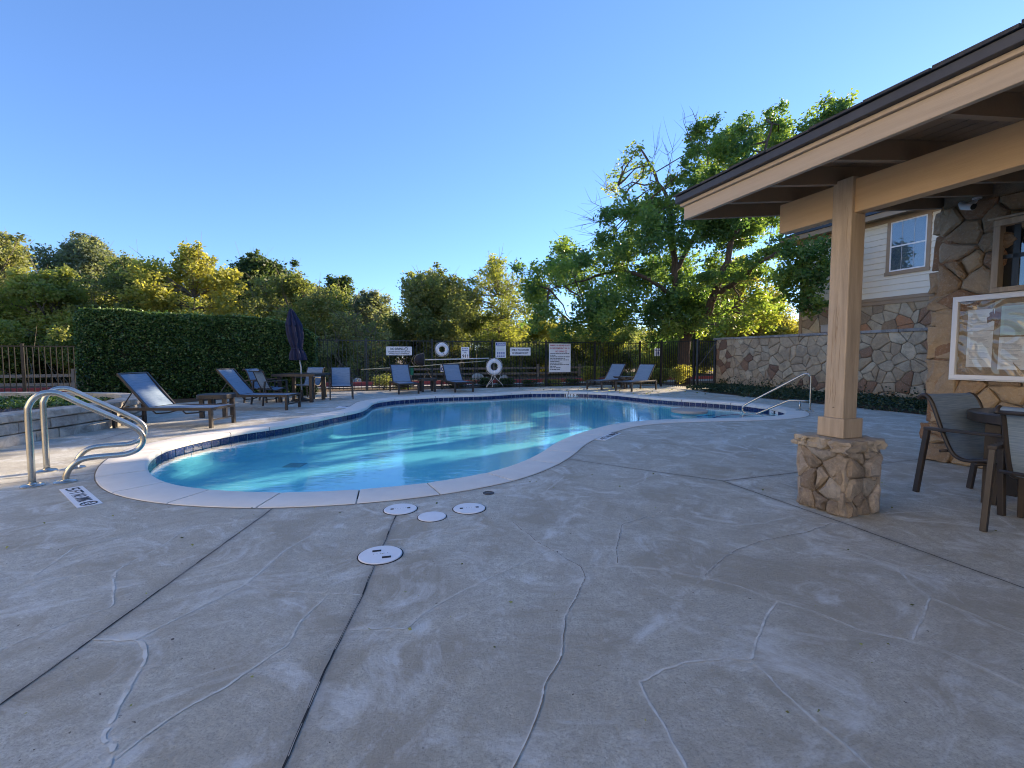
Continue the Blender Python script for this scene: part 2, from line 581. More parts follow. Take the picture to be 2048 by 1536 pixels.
def water_mat():
    t = NT("pool_water")
    geo = t.n("NewGeometry")
    p = geo.outputs["Position"]
    mp = t.n("Mapping")
    mp.inputs["Rotation"].default_value = (0, 0, R(25))
    mp.inputs["Scale"].default_value = (1.0, 1.9, 1.0)
    t.l(p, mp.inputs["Vector"])
    w1 = t.noise(mp.outputs[0], 5.5, 3, 0.5, 0.3)
    w2 = t.noise(mp.outputs[0], 19, 3, 0.55, 0.4)
    patch = t.ramp(t.noise(p, 0.62, 2, 0.5), [(0.40, (0.04, 0.04, 0.04)), (0.62, (1, 1, 1))])
    h = t.math('ADD', w1, t.math('MULTIPLY', w2, t.math('MULTIPLY', patch, 0.28)))
    nb = t.n("Bump")
    nb.inputs["Strength"].default_value = 0.22
    nb.inputs["Distance"].default_value = 0.010
    t.l(h, nb.inputs["Height"])
    fr = t.n("Fresnel")
    t.l(t.math('SUBTRACT', 1.333, t.math('MULTIPLY', geo.outputs["Backfacing"], 1.333 - 1 / 1.333)), fr.inputs["IOR"])
    t.l(nb.outputs[0], fr.inputs["Normal"])
    gl = t.n("BsdfGlossy")
    gl.inputs["Roughness"].default_value = 0.0
    gl.inputs["Color"].default_value = (1, 1, 1, 1)
    t.l(nb.outputs[0], gl.inputs["Normal"])
    tr = t.n("BsdfTransparent")
    tr.inputs["Color"].default_value = (0.45, 0.84, 0.92, 1)
    mx = t.n("MixShader")
    t.l(fr.outputs[0], mx.inputs[0])
    t.l(tr.outputs[0], mx.inputs[1])
    t.l(gl.outputs[0], mx.inputs[2])
    return t.done(mx.outputs[0])


MAT['water'] = water_mat()


def glass_mat(name, tint=(0.75, 0.8, 0.82), wave=0.0, boost=1.5):
    t = NT(name)
    nrm = None
    if wave:
        nb = t.n("Bump")
        nb.inputs["Strength"].default_value = wave
        nb.inputs["Distance"].default_value = 0.08
        t.l(t.noise(t.coord('Object'), 3.2, 1, 0.4, 1.5), nb.inputs["Height"])
        nrm = nb.outputs[0]
    fr = t.n("Fresnel")
    gb = t.n("NewGeometry")
    t.l(t.math('SUBTRACT', boost, t.math('MULTIPLY', gb.outputs["Backfacing"], boost - 1 / boost)), fr.inputs["IOR"])
    gl = t.n("BsdfGlossy")
    gl.inputs["Roughness"].default_value = 0.01
    tr = t.n("BsdfTransparent")
    tr.inputs["Color"].default_value = (*tint, 1)
    if nrm is not None:
        t.l(nrm, gl.inputs["Normal"])
        t.l(nrm, fr.inputs["Normal"])
    mx = t.n("MixShader")
    t.l(fr.outputs[0], mx.inputs[0])
    t.l(tr.outputs[0], mx.inputs[1])
    t.l(gl.outputs[0], mx.inputs[2])
    return t.done(mx.outputs[0])


MAT['glass'] = glass_mat("window_glass", (0.7, 0.75, 0.78), 0.0, 2.2)
MAT['acrylic'] = glass_mat("warped_acrylic", (0.92, 0.92, 0.90), 0.45, 1.75)
MAT['blind'] = simple("window_blind", (0.55, 0.57, 0.60), (0.50, 0.52, 0.55), 3, 0.6, 0)
MAT['dark_room'] = simple("dark_interior", (0.03, 0.03, 0.03), (0.025, 0.025, 0.025), 3, 0.9, 0)

LEAF = {}
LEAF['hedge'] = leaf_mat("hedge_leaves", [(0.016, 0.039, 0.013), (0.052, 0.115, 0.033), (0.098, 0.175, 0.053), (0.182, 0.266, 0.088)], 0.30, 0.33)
LEAF['ivy'] = leaf_mat("ivy_leaves", [(0.017, 0.038, 0.019), (0.030, 0.060, 0.029), (0.048, 0.084, 0.042)], 0.2, 0.45)
LEAF['big'] = leaf_mat("oak_leaves", [(0.055, 0.124, 0.051), (0.113, 0.204, 0.071), (0.213, 0.303, 0.08), (0.351, 0.358, 0.109)], 0.56, 0.42)
LEAF['yellow'] = leaf_mat("yellow_green_leaves", [(0.098, 0.129, 0.04), (0.26, 0.305, 0.092), (0.37, 0.373, 0.115)], 0.52)
LEAF['olive'] = leaf_mat("olive_leaves", [(0.075, 0.103, 0.038), (0.198, 0.24, 0.092), (0.292, 0.305, 0.146)], 0.52)
LEAF['dark'] = leaf_mat("dark_leaves", [(0.024, 0.044, 0.021), (0.072, 0.113, 0.046), (0.113, 0.152, 0.069)], 0.52)
LEAF['grey'] = leaf_mat("grey_green_leaves", [(0.086, 0.11, 0.083), (0.214, 0.256, 0.19), (0.307, 0.331, 0.26)], 0.52)
LEAF['gold'] = leaf_mat("golden_leaves", [(0.14, 0.156, 0.041), (0.358, 0.364, 0.102), (0.465, 0.437, 0.136)], 0.52)
LEAF['brown'] = leaf_mat("dry_brown_leaves", [(0.098, 0.11, 0.054), (0.244, 0.269, 0.13), (0.326, 0.366, 0.194)], 0.52)


# ------------------------------------------------------------------ text
def text_mesh(s, size, name="lettering", align='CENTER', bold=0.026):
    cu = bpy.data.curves.new("text_curve", 'FONT')
    cu.body = s
    cu.size = size
    cu.align_x = align
    cu.align_y = 'CENTER'
    cu.resolution_u = 2
    cu.extrude = 0.0006
    cu.offset = size * bold
    ob = bpy.data.objects.new("text_tmp", cu)
    COL.objects.link(ob)
    dg = bpy.context.evaluated_depsgraph_get()
    me = bpy.data.meshes.new_from_object(ob.evaluated_get(dg))
    me.name = name
    bpy.data.objects.remove(ob)
    bpy.data.curves.remove(cu)
    return me


def text_on(parent, s, width, height, loc, mat, rot=(R(90), 0, 0), bold=0.026):
    """lettering squeezed into width x height, standing in the parent's xz plane by default"""
    me = text_mesh(s, 1.0, bold=bold)
    co = np.empty(len(me.vertices) * 3)
    me.vertices.foreach_get("co", co)
    co = co.reshape(-1, 3)
    x0, x1, y0, y1 = co[:, 0].min(), co[:, 0].max(), co[:, 1].min(), co[:, 1].max()
    sy = height / max(1e-6, y1 - y0)
    sx = width / max(1e-6, x1 - x0)
    co[:, 0] = (co[:, 0] - (x0 + x1) / 2) * sx
    co[:, 1] = (co[:, 1] - (y0 + y1) / 2) * sy
    me.vertices.foreach_set("co", co.ravel())
    me.update()
    o = O("lettering", me, mat, parent)
    o.location = loc
    o.rotation_euler = rot
    return o


# ------------------------------------------------------------------ stones
def clip(poly, nx, ny, c):
    out = []
    n = len(poly)
    for i in range(n):
        a, b = poly[i], poly[(i + 1) % n]
        da, db = a[0] * nx + a[1] * ny - c, b[0] * nx + b[1] * ny - c
        if da <= 0:
            out.append(a)
        if (da < 0 < db) or (db < 0 < da):
            t = da / (da - db)
            out.append((a[0] + (b[0] - a[0]) * t, a[1] + (b[1] - a[1]) * t))
    return out


def voronoi(w, h, cell, gap, rng, stretch=1.25, jit=0.46):
    """irregular flagstones filling a w x h panel"""
    nx, ny = max(1, round(w / (cell * stretch))), max(1, round(h / cell))
    seeds = []
    for j in range(ny):
        for i in range(nx):
            if rng.random() < 0.10:
                continue
            seeds.append(((i + 0.5 + (0.5 if j % 2 else 0) * 0.7 + rng.uniform(-jit, jit)) * w / nx,
                          (j + 0.5 + rng.uniform(-jit, jit)) * h / ny))
            if rng.random() < 0.16:
                seeds.append((seeds[-1][0] + rng.uniform(-.5, .5) * cell, seeds[-1][1] + rng.uniform(-.5, .5) * cell))
    seeds = [s for s in seeds if -0.05 < s[0] < w + 0.05 and -0.05 < s[1] < h + 0.05]
    cells = []
    for i, s in enumerate(seeds):
        poly = [(0, 0), (w, 0), (w, h), (0, h)]
        for j, q in sorted(enumerate(seeds), key=lambda e: (e[1][0] - s[0]) ** 2 + (e[1][1] - s[1]) ** 2)[:22]:
            if j == i:
                continue
            dx, dy = q[0] - s[0], q[1] - s[1]
            L = math.hypot(dx, dy)
            if L < 0.04:
                continue
            nxx, nyy = dx / L, dy / L
            c = (s[0] + q[0]) / 2 * nxx + (s[1] + q[1]) / 2 * nyy - gap / 2
            poly = clip(poly, nxx, nyy, c)
            if len(poly) < 3:
                break
        if len(poly) >= 3:
            area = abs(sum(poly[k][0] * poly[(k + 1) % len(poly)][1] - poly[(k + 1) % len(poly)][0] * poly[k][1] for k in range(len(poly)))) / 2
            if area > 0.0025:
                cells.append(poly)
    return cells


def stone_mb(poly, depth, rng, rough=0.012):
    """one stone: panel coordinates (a, b), face towards +c"""
    pts = []
    q = []
    for i in range(len(poly)):                         # knock the sharp corners off
        a, b = poly[i], poly[(i + 1) % len(poly)]
        k = rng.uniform(.05, .14)
        q += [(a[0] + (b[0] - a[0]) * k, a[1] + (b[1] - a[1]) * k), (a[0] + (b[0] - a[0]) * (1 - k), a[1] + (b[1] - a[1]) * (1 - k))]
    poly = q
    n = len(poly)
    for i in range(n):
        a, b = poly[i], poly[(i + 1) % n]
        L = math.hypot(b[0] - a[0], b[1] - a[1])
        if L < 0.012:
            continue
        pts.append((a[0] + rng.uniform(-.3, .3) * rough, a[1] + rng.uniform(-.3, .3) * rough))
        if L > 0.09:
            t = rng.uniform(.35, .65)
            pts.append((a[0] + (b[0] - a[0]) * t + rng.uniform(-1, 1) * rough * .6, a[1] + (b[1] - a[1]) * t + rng.uniform(-1, 1) * rough * .6))
    if len(pts) < 3:
        pts = list(poly)
    n = len(pts)
    cx, cy = sum(p[0] for p in pts) / n, sum(p[1] for p in pts) / n
    vs = [(p[0], p[1], 0) for p in pts] + [(p[0], p[1], depth * rng.uniform(.5, .75)) for p in pts]
    ins = []
    for p in pts:
        L = math.hypot(p[0] - cx, p[1] - cy)
        k = max(0.5, 1 - 0.022 / max(L, .03))
        ins.append((cx + (p[0] - cx) * k, cy + (p[1] - cy) * k, depth * rng.uniform(.88, 1.1)))
    vs += ins + [(cx, cy, depth * rng.uniform(.95, 1.25))]
    fs = []
    for i in range(n):
        j = (i + 1) % n
        fs += [(i, j, n + j, n + i), (n + i, n + j, 2 * n + j, 2 * n + i), (2 * n + i, 2 * n + j, 3 * n)]
    return vs, fs


def stone_panel(parent, origin, A, B, w, h, cell, gap, depth, mat, seed, keep=None, stretch=1.25, name="stone", rough=0.012):
    """panel spanned by A (along) and B (up) in the parent's frame, stones proud along A x B"""
    rng = random.Random(seed)
    A, B = Vector(A).normalized(), Vector(B).normalized()
    N = A.cross(B)
    origin = Vector(origin)
    for poly in voronoi(w, h, cell, gap, rng, stretch):
        cx, cy = sum(p[0] for p in poly) / len(poly), sum(p[1] for p in poly) / len(poly)
        if keep and not keep(cx, cy):
            continue
        vs, fs = stone_mb(poly, depth * rng.uniform(.75, 1.3), rng, rough)
        c = origin + A * cx + B * cy
        mb = MB()
        mb.add([A * (p[0] - cx) + B * (p[1] - cy) + N * p[2] for p in vs], fs)
        O(name, mb, mat, parent, loc=c)


# ------------------------------------------------------------------ foliage
def leaves_mesh(name, cen, size, rng, mat, aspect=0.5, tone=None, up=0.35, droop=0.0):
    n = len(cen)
    cen = np.asarray(cen, dtype=np.float64)
    size = np.broadcast_to(np.asarray(size, dtype=np.float64), (n,))
    d = rng.normal(size=(n, 3))
    d[:, 2] = d[:, 2] * (1 - up) - droop
    d /= np.linalg.norm(d, axis=1, keepdims=True) + 1e-9
    q = rng.normal(size=(n, 3))
    s = np.cross(d, q)
    s /= np.linalg.norm(s, axis=1, keepdims=True) + 1e-9
    nr = np.cross(s, d)
    L = size[:, None]
    W = L * aspect
    v = np.empty((n, 4, 3))
    v[:, 0] = cen - d * L * .5
    v[:, 1] = cen + s * W * .5 + nr * L * .07
    v[:, 2] = cen + d * L * .5
    v[:, 3] = cen - s * W * .5 + nr * L * .07
    me = bpy.data.meshes.new(name)
    me.vertices.add(n * 4)
    me.vertices.foreach_set("co", v.reshape(-1).astype(np.float32))
    me.loops.add(n * 4)
    me.loops.foreach_set("vertex_index", np.arange(n * 4, dtype=np.int32))
    me.polygons.add(n)
    me.polygons.foreach_set("loop_start", np.arange(0, n * 4, 4, dtype=np.int32))
    me.update(calc_edges=True)
    at = me.attributes.new("tone", 'FLOAT', 'FACE')
    tn = rng.random(n) if tone is None else np.clip(tone, 0, 1)
    at.data.foreach_set("value", np.asarray(tn, dtype=np.float32))
    me.materials.append(mat)
    return me


DENS = 9.0


def clump_leaves(clumps, per, rng, flat=0.8, base_tone=None):
    """clumps: (x, y, z, r) -> leaf centres gathered in twig-sized tufts inside each clump, plus a tone per leaf"""
    cs, ts = [], []
    for (x, y, z, r) in clumps:
        k = max(3, int(per * DENS * r * r))
        tw = max(3, k // 9)
        dirs = rng.normal(size=(tw, 3))
        dirs /= np.linalg.norm(dirs, axis=1, keepdims=True)
        rad = r * (rng.random((tw, 1)) ** 0.45)
        tc = dirs * rad * np.array([1, 1, flat])
        idx = rng.integers(0, tw, k)
        p = tc[idx] + rng.normal(size=(k, 3)) * (0.10 * r + 0.05)
        cs.append(p + np.array([x, y, z]))
        t0 = rng.random() if base_tone is None else base_tone
        ts.append(np.clip(t0 * .55 + rng.random(tw)[idx] * .3 + rng.random(k) * .3 - .05, 0, 1))
    return np.concatenate(cs), np.concatenate(ts)


def limb_path(a, b, rng, n=5, wob=0.12, sag=0.0):
    a, b = Vector(a), Vector(b)
    L = (b - a).length
    pts = []
    for i in range(n + 1):
        t = i / n
        p = a.lerp(b, t)
        w = math.sin(t * math.pi) * wob * L
        p += Vector((rng.normal() * w * .5, rng.normal() * w * .5, rng.normal() * w * .3 + sag * math.sin(t * math.pi) * L))
        pts.append(p)
    pts[0], pts[-1] = a, b
    return pts


def tree(name, label, loc, height, rad, leafkey, seed, nclump=26, per=260, lsize=0.13, trunk_r=0.14, low=0.25, clump_r=(0.5, 0.95),
         shape=1.0, group=None, twigs=10, bark='bark_grey', bias=0.0, cat="tree", stems=1):
    rng = np.random.default_rng(seed)
    root = E(name, label, cat, loc, 0, group)
    lsize, per = lsize * 1.4, per * .58
    clumps = []
    for i in range(nclump):
        t = rng.random() ** 0.8
        z = height * (low + (1 - low) * t)
        prof = math.sqrt(max(0.02, 1 - (2 * (z / height - low) / (1 - low) - 1 + 0.15) ** 2)) ** shape
        a = rng.random() * 2 * math.pi
        rr = rad * prof * math.sqrt(rng.random())
        cr = rng.uniform(*clump_r) * rad / 2.4 * (0.65 + 0.35 * prof)
        clumps.append((rr * math.cos(a), rr * math.sin(a), min(z, height - cr * .6), cr))
    for i in range(int(nclump * .8)):
        x, y, z, r = clumps[rng.integers(0, nclump)]
        dv = Vector((x * .6 + rng.normal() * .5, y * .6 + rng.normal() * .5, abs(rng.normal()) * .8 + .25))
        dv = dv.normalized() * r * rng.uniform(.85, 1.55)
        clumps.append((x + dv.x, y + dv.y, z + dv.z, rng.uniform(.16, .34)))
    w = MB()
    forks = []
    for s in range(stems):
        ox = 0 if stems == 1 else rng.uniform(-.35, .35)
        tp = Vector((ox * 2 + rng.uniform(-.2, .2), rng.uniform(-.2, .2), height * (0.62 + 0.1 * rng.random())))
        pth = limb_path((ox, rng.uniform(-.1, .1) * (stems > 1), -.05), tp, rng, 7, 0.035)
        w.tube(pth, [trunk_r * (1.25 if i == 0 else 1) * (1 - .8 * i / 7) for i in range(8)], 7)
        forks += pth[2:]
    for (x, y, z, r) in clumps:
        c = Vector((x, y, z))
        f = min(forks, key=lambda p: (p - c).length + max(0, p.z - c.z) * 1.5)
        pth = limb_path(f, c, rng, 4, 0.1, 0.05)
        r0 = trunk_r * .32
        w.tube(pth, [r0 * (1 - .78 * i / 4) for i in range(5)], 5, False)
        for k in range(3):
            e = c + Vector(rng.normal(size=3)) * r * .8
            w.tube([c, c.lerp(e, .5) + Vector(rng.normal(size=3)) * .08, e], [r0 * .2, r0 * .13, .004], 3, False)
    for k in range(twigs):
        x, y, z, r = clumps[rng.integers(0, nclump)]
        c = Vector((x, y, z))
        e = c + Vector((x * .25 + rng.normal() * .4, y * .25 + rng.normal() * .4, r * (1.2 + rng.random())))
        w.tube([c, c.lerp(e, .5) + Vector(rng.normal(size=3)) * .1, e], [.02, .012, .004], 3, False)
    O("trunk", w, MAT[bark], root, smooth=True)
    cs, ts = clump_leaves(clumps, per, rng)
    n = len(cs)
    O("crown", leaves_mesh("crown", cs, lsize * rng.uniform(.6, 1.3, n), rng, LEAF[leafkey], 0.55, ts + bias), None, root)
    return root

# ================================================================== THE POOL OUTLINE
INNER_PX = [(291, 943), (303, 954), (324, 966), (367, 975), (407, 980), (461, 984), (500, 986), (560, 987), (612, 986), (691, 982.7),
            (807, 973.5), (926.7, 957), (1002.5, 940.5), (1054, 921), (1084.6, 905.6), (1115, 884), (1146, 870.8), (1187, 858.5),
            (1219, 850), (1248, 845.5), (1296, 841), (1370, 838), (1443, 836.6), (1500, 835.5), (1533, 834), (1562, 831.5), (1576, 827.5),
            (1573, 822), (1559, 818), (1527, 813), (1476, 806.5), (1400, 801.5), (1355, 799), (1296, 794.5), (1223, 787), (1180, 785),
            (1140, 784), (1092, 784), (1060, 784.3), (1024, 786), (1000, 787.5), (975, 789), (940, 790), (878, 791.7), (800, 796.5),
            (761, 800.5), (744, 804.5), (738, 810), (731, 815), (722, 819.5), (699, 824.5), (667, 830), (636, 837), (600, 844), (558, 852), (500, 859),
            (461, 865.5), (414, 874), (355, 887), (330, 894), (310, 903), (296, 914), (289, 928)]


def resample(P, step):
    P = np.asarray(P)
    Q = np.vstack([P, P[:1]])
    d = np.concatenate([[0], np.cumsum(np.linalg.norm(np.diff(Q, axis=0), axis=1))])
    n = int(d[-1] / step)
    t = np.linspace(0, d[-1], n, endpoint=False)
    return np.stack([np.interp(t, d, Q[:, k]) for k in range(P.shape[1])], 1)


def smooth_closed(P, sig):
    k = int(sig * 3) + 1
    w = np.exp(-0.5 * (np.arange(-k, k + 1) / sig) ** 2)
    w /= w.sum()
    out = np.zeros_like(P)
    for i, a in zip(range(-k, k + 1), w):
        out += np.roll(P, -i, axis=0) * a
    return out


POOL = np.array([G(*p).xy[:] for p in INNER_PX])
POOL = resample(POOL, 0.04)
POOL = smooth_closed(POOL, 5.5)
POOL = resample(POOL, 0.05)
area2 = np.sum(POOL[:, 0] * np.roll(POOL[:, 1], -1) - np.roll(POOL[:, 0], -1) * POOL[:, 1])
if area2 < 0:
    POOL = POOL[::-1].copy()
TAN = np.roll(POOL, -1, 0) - np.roll(POOL, 1, 0)
TAN = smooth_closed(TAN, 4)
TAN /= np.linalg.norm(TAN, axis=1, keepdims=True)
NOUT = np.stack([TAN[:, 1], -TAN[:, 0]], 1)          # counter-clockwise outline: outward normal


def off(d):
    return POOL + NOUT * d


def inside(poly, X, Y):
    r = np.zeros(X.shape, bool)
    n = len(poly)
    for i in range(n):
        x0, y0 = poly[i]
        x1, y1 = poly[(i + 1) % n]
        if y0 == y1:
            continue
        c = ((y0 > Y) != (y1 > Y))
        r ^= c & (X < (x1 - x0) * (Y - y0) / (y1 - y0) + x0)
    return r


COPW = 0.40
OUTER = off(COPW)
HOLE = off(COPW - 0.13)[::3]

# ------------------------------------------------------------------ deck with its joints and stamped seams
JOINTS = [[(-40, 1438), (0, 1410), (180, 1281), (545, 1017)],
          [(560, 1550), (590, 1480), (650, 1340), (725, 1190), (752, 1122), (775, 1070), (800, 1012)],
          [(1128, 917), (1320, 944.6), (1448, 962)],
          [(1448, 962), (1594, 945), (1761, 927), (1864, 916)],
          [(1445, 962), (1684, 1045), (2048, 1176), (2300, 1265)],
          [(-60, 982), (0, 969), (120, 954), (205, 946)],
          [(-60, 967), (0, 958.5), (60, 953)],
          [(350, 838), (200, 880)], [(640, 829), (520, 822)]]
SEAMS = [[(215, 1536), (225, 1495), (205, 1475), (225, 1440), (255, 1380), (290, 1320), (287, 1295), (272, 1280), (185, 1280)],
         [(272, 1280), (320, 1255), (400, 1215), (490, 1170), (565, 1105), (640, 1060)],
         [(490, 1170), (550, 1182), (650, 1187), (720, 1190)],
         [(655, 1190), (600, 1245), (575, 1290), (450, 1375), (350, 1430), (280, 1480), (230, 1520)],
         [(-30, 1312), (0, 1300), (120, 1250), (220, 1215), (225, 1190), (230, 1145), (260, 1125), (320, 1095), (375, 1055), (500, 1040)],
         [(-30, 1192), (0, 1185), (100, 1160), (230, 1140)],
         [(65, 1155), (150, 1095), (300, 1060)],
         [(700, 1260), (810, 1257), (850, 1225), (930, 1180), (1024, 1135), (1099, 1102)],
         [(1024, 1045), (1074, 1085), (1119, 1110), (1161, 1135)],
         [(1161, 1135), (1169, 1155), (1149, 1200), (1129, 1235), (1124, 1300), (1119, 1320), (1089, 1370), (1074, 1430), (1054, 1480), (1024, 1540)],
         [(1161, 1135), (1234, 1131), (1304, 1137), (1404, 1155), (1474, 1172), (1554, 1202), (1624, 1222), (1724, 1262), (1819, 1282), (1884, 1300), (1974, 1340), (2048, 1375)],
         [(1234, 1127), (1231, 1100), (1244, 1050), (1304, 1030), (1330, 1022)],
         [(1244, 1050), (1194, 1025), (1154, 1010)],
         [(1409, 1152), (1449, 1115), (1474, 1100), (1524, 1082), (1614, 1065), (1664, 1047)],
         [(1464, 1052), (1530, 1046), (1589, 1032)],
         [(1554, 1205), (1529, 1240), (1509, 1295), (1499, 1320), (1459, 1317), (1374, 1325), (1324, 1340), (1279, 1365)],
         [(1279, 1365), (1294, 1400), (1324, 1445), (1344, 1485), (1374, 1540)],
         [(1499, 1320), (1534, 1350), (1584, 1400), (1634, 1445), (1689, 1490), (1745, 1540)],
         [(1619, 1070), (1714, 1105), (1794, 1135), (1819, 1165), (1859, 1195), (1844, 1240), (1824, 1280)],
         [(1859, 1195), (1949, 1230), (2048, 1270)],
         [(1794, 1135), (1894, 1130)],
         [(1160, 888), (1197, 891), (1220, 903.6), (1238, 911.8), (1255, 926)],
         [(1127.6, 953), (1113, 965), (1084.6, 987.7)],
         [(1295, 944), (1290, 961), (1260, 975)],
         [(1310, 870), (1345, 880), (1385, 893), (1420, 905)], [(1440, 925), (1450, 915), (1475, 905)],
         [(780, 1080), (860, 1076), (930, 1060), (980, 1056)],
         [(1826, 945), (1832, 970), (1845, 990)], [(1762, 1028), (1820, 1024), (1880, 1022)],
         [(1880, 985), (1935, 1003)], [(2000, 1035), (2048, 1068)]]


def ground_line(pl, wob, rng):
    P = [np.array(G(*p).xy[:]) for p in pl]
    out = [P[0]]
    for a, b in zip(P[:-1], P[1:]):
        L = np.linalg.norm(b - a)
        n = max(1, int(L / 0.06))
        for i in range(1, n + 1):
            q = a + (b - a) * i / n
            if i < n:
                q = q + rng.normal(size=2) * wob
            out.append(q)
    return np.array(out)


def seg_dist(Xf, Yf, lines, reach):
    D = np.full(Xf.shape, 9.0)
    for P in lines:
        for a, b in zip(P[:-1], P[1:]):
            lo, hi = np.minimum(a, b) - reach, np.maximum(a, b) + reach
            m = (Xf > lo[0]) & (Xf < hi[0]) & (Yf > lo[1]) & (Yf < hi[1])
            if not m.any():
                continue
            x, y = Xf[m], Yf[m]
            d = b - a
            L2 = max(d @ d, 1e-9)
            t = np.clip(((x - a[0]) * d[0] + (y - a[1]) * d[1]) / L2, 0, 1)
            dd = np.hypot(x - a[0] - t * d[0], y - a[1] - t * d[1])
            D[m] = np.minimum(D[m], dd)
    return D


_rng = np.random.default_rng(5)
JL = [ground_line(p, 0.0012, _rng) for p in JOINTS]
SL = [ground_line(p, 0.005, _rng) for p in SEAMS]
JL.append(np.vstack([off(COPW + .006)[::2], off(COPW + .006)[:1]]))


def deck_patch(v0, v1, u0, u1, step, fine):
    nv, nu = max(1, round((v1 - v0) / step)), max(1, round((u1 - u0) / step))
    V, U = np.meshgrid(np.linspace(v0, v1, nv + 1), np.linspace(u0, u1, nu + 1))
    X, Y = -SA * U + CA * V, CA * U + SA * V
    Z = np.zeros_like(X)
    ws, wj = (0.0085, 0.0062) if fine else (0.03, 0.022)
    ds = np.minimum(seg_dist(X, Y, SL[1:], 0.12), seg_dist(X, Y, SL[:1], 0.12) / 1.5)
    dj = seg_dist(X, Y, JL, 0.12)
    wv = ws * (1 + .55 * np.sin(X * 9.0 + 2 * np.sin(Y * 5.3)) * np.sin(Y * 7.1 + X * 3.3))
    sm = np.exp(-(ds / wv) ** 2)
    jt = np.clip(1.25 - (dj / wj) ** 2, 0, 1)
    jt = np.exp(-(dj / (.035 if fine else .05)) ** 2)
    if fine:
        Z -= 0.0006 * sm
        Z -= 0.0008 * jt
        e = np.minimum(np.minimum(V - v0, v1 - V), np.minimum(U - u0, u1 - U))
        Z *= np.clip(e / 0.05, 0, 1)
    idx = np.arange(X.size).reshape(X.shape)
    q = np.stack([idx[:-1, :-1], idx[:-1, 1:], idx[1:, 1:], idx[1:, :-1]], -1).reshape(-1, 4)
    Vc, Uc = (V[:-1, :-1] + V[1:, 1:]) / 2, (U[:-1, :-1] + U[1:, 1:]) / 2
    Xc, Yc = -SA * Uc + CA * Vc, CA * Uc + SA * Vc
    keep = ~inside(HOLE, Xc.ravel(), Yc.ravel())
    return np.stack([X.ravel(), Y.ravel(), Z.ravel()], 1), q[keep], sm.ravel(), jt.ravel()


FV0, FV1, FU0, FU1 = -3.4, 4.6, 0.3, 4.4
patches = [deck_patch(FV0, FV1, FU0, FU1, 0.0118, True),
           deck_patch(-10.5, FV0, -4, FU1, 0.07, False), deck_patch(FV1, 12.8, -4, FU1, 0.07, False),
           deck_patch(FV0, FV1, -4, FU0, 0.2, False), deck_patch(-10.5, 12.8, FU1, 16.6, 0.055, False)]
vs, qs, s_a, j_a, o = [], [], [], [], 0
for a, b, c, d in patches:
    vs.append(a)
    qs.append(b + o)
    s_a.append(c)
    j_a.append(d)
    o += len(a)
vs, qs = np.concatenate(vs), np.concatenate(qs)
me = bpy.data.meshes.new("pool_deck")
me.vertices.add(len(vs))
me.vertices.foreach_set("co", vs.astype(np.float32).ravel())
me.loops.add(len(qs) * 4)
me.loops.foreach_set("vertex_index", qs.astype(np.int32).ravel())
me.polygons.add(len(qs))
me.polygons.foreach_set("loop_start", np.arange(0, len(qs) * 4, 4, dtype=np.int32))
me.update(calc_edges=True)
for nm, arr in (("seam", s_a), ("joint", j_a)):
    me.attributes.new(nm, 'FLOAT', 'POINT').data.foreach_set("value", np.concatenate(arr).astype(np.float32))
me.polygons.foreach_set("use_smooth", [True] * len(me.polygons))
deck = O("pool_deck", me, MAT['deck'])
_r2 = random.Random(71)


def ribbon(P, w, z, dw=0.0, breaks=0.0):
    mb_ = MB()
    P = [Vector((p[0], p[1], z)) for p in P]
    prev = None
    for i in range(len(P)):
        d_ = P[min(i + 1, len(P) - 1)] - P[max(i - 1, 0)]
        n_ = Vector((-d_.y, d_.x, 0)).normalized()
        ww = w * (1 + _r2.uniform(-dw, dw))
        o_ = n_ * _r2.uniform(-dw, dw) * w * .4
        a_, b_ = P[i] + o_ - n_ * ww / 2, P[i] + o_ + n_ * ww / 2
        if prev and _r2.random() >= breaks:
            mb_.add([prev[0], prev[1], b_, a_], [(0, 3, 2, 1)])
        prev = (a_, b_)
    return mb_


for L_ in JL[:-1]:
    O("expansion_joint", ribbon(L_, .0082, .0011, .22), MAT['dark_hole'], deck)
    O("joint_sealant", ribbon(L_, .0030, .0021, .5, .25), MAT['concrete'], deck)
for k_, P_ in enumerate(SEAMS):
    L_ = ground_line(P_, 0.003, _rng)
    L_ = np.array([(p.x, p.y) for p in catmull([Vector((q[0], q[1], 0)) for q in L_], 4)])
    O("seam", ribbon(L_, .012 if k_ == 0 else .0076, .0020, .58, .04), MAT['seam'], deck)
    if k_ in (8, 9, 11, 13):
        O("crack", ribbon(L_ + np.array([.004, .003]), .0030, .0030, .6, .15), MAT['mortar_dark'], deck)
O("coping_joint", ribbon(JL[-1], .010, .0014, .3), MAT['mortar_dark'], deck)
tag(deck, "grey stamped concrete pool deck with pale seams and dark joints", kind='structure')

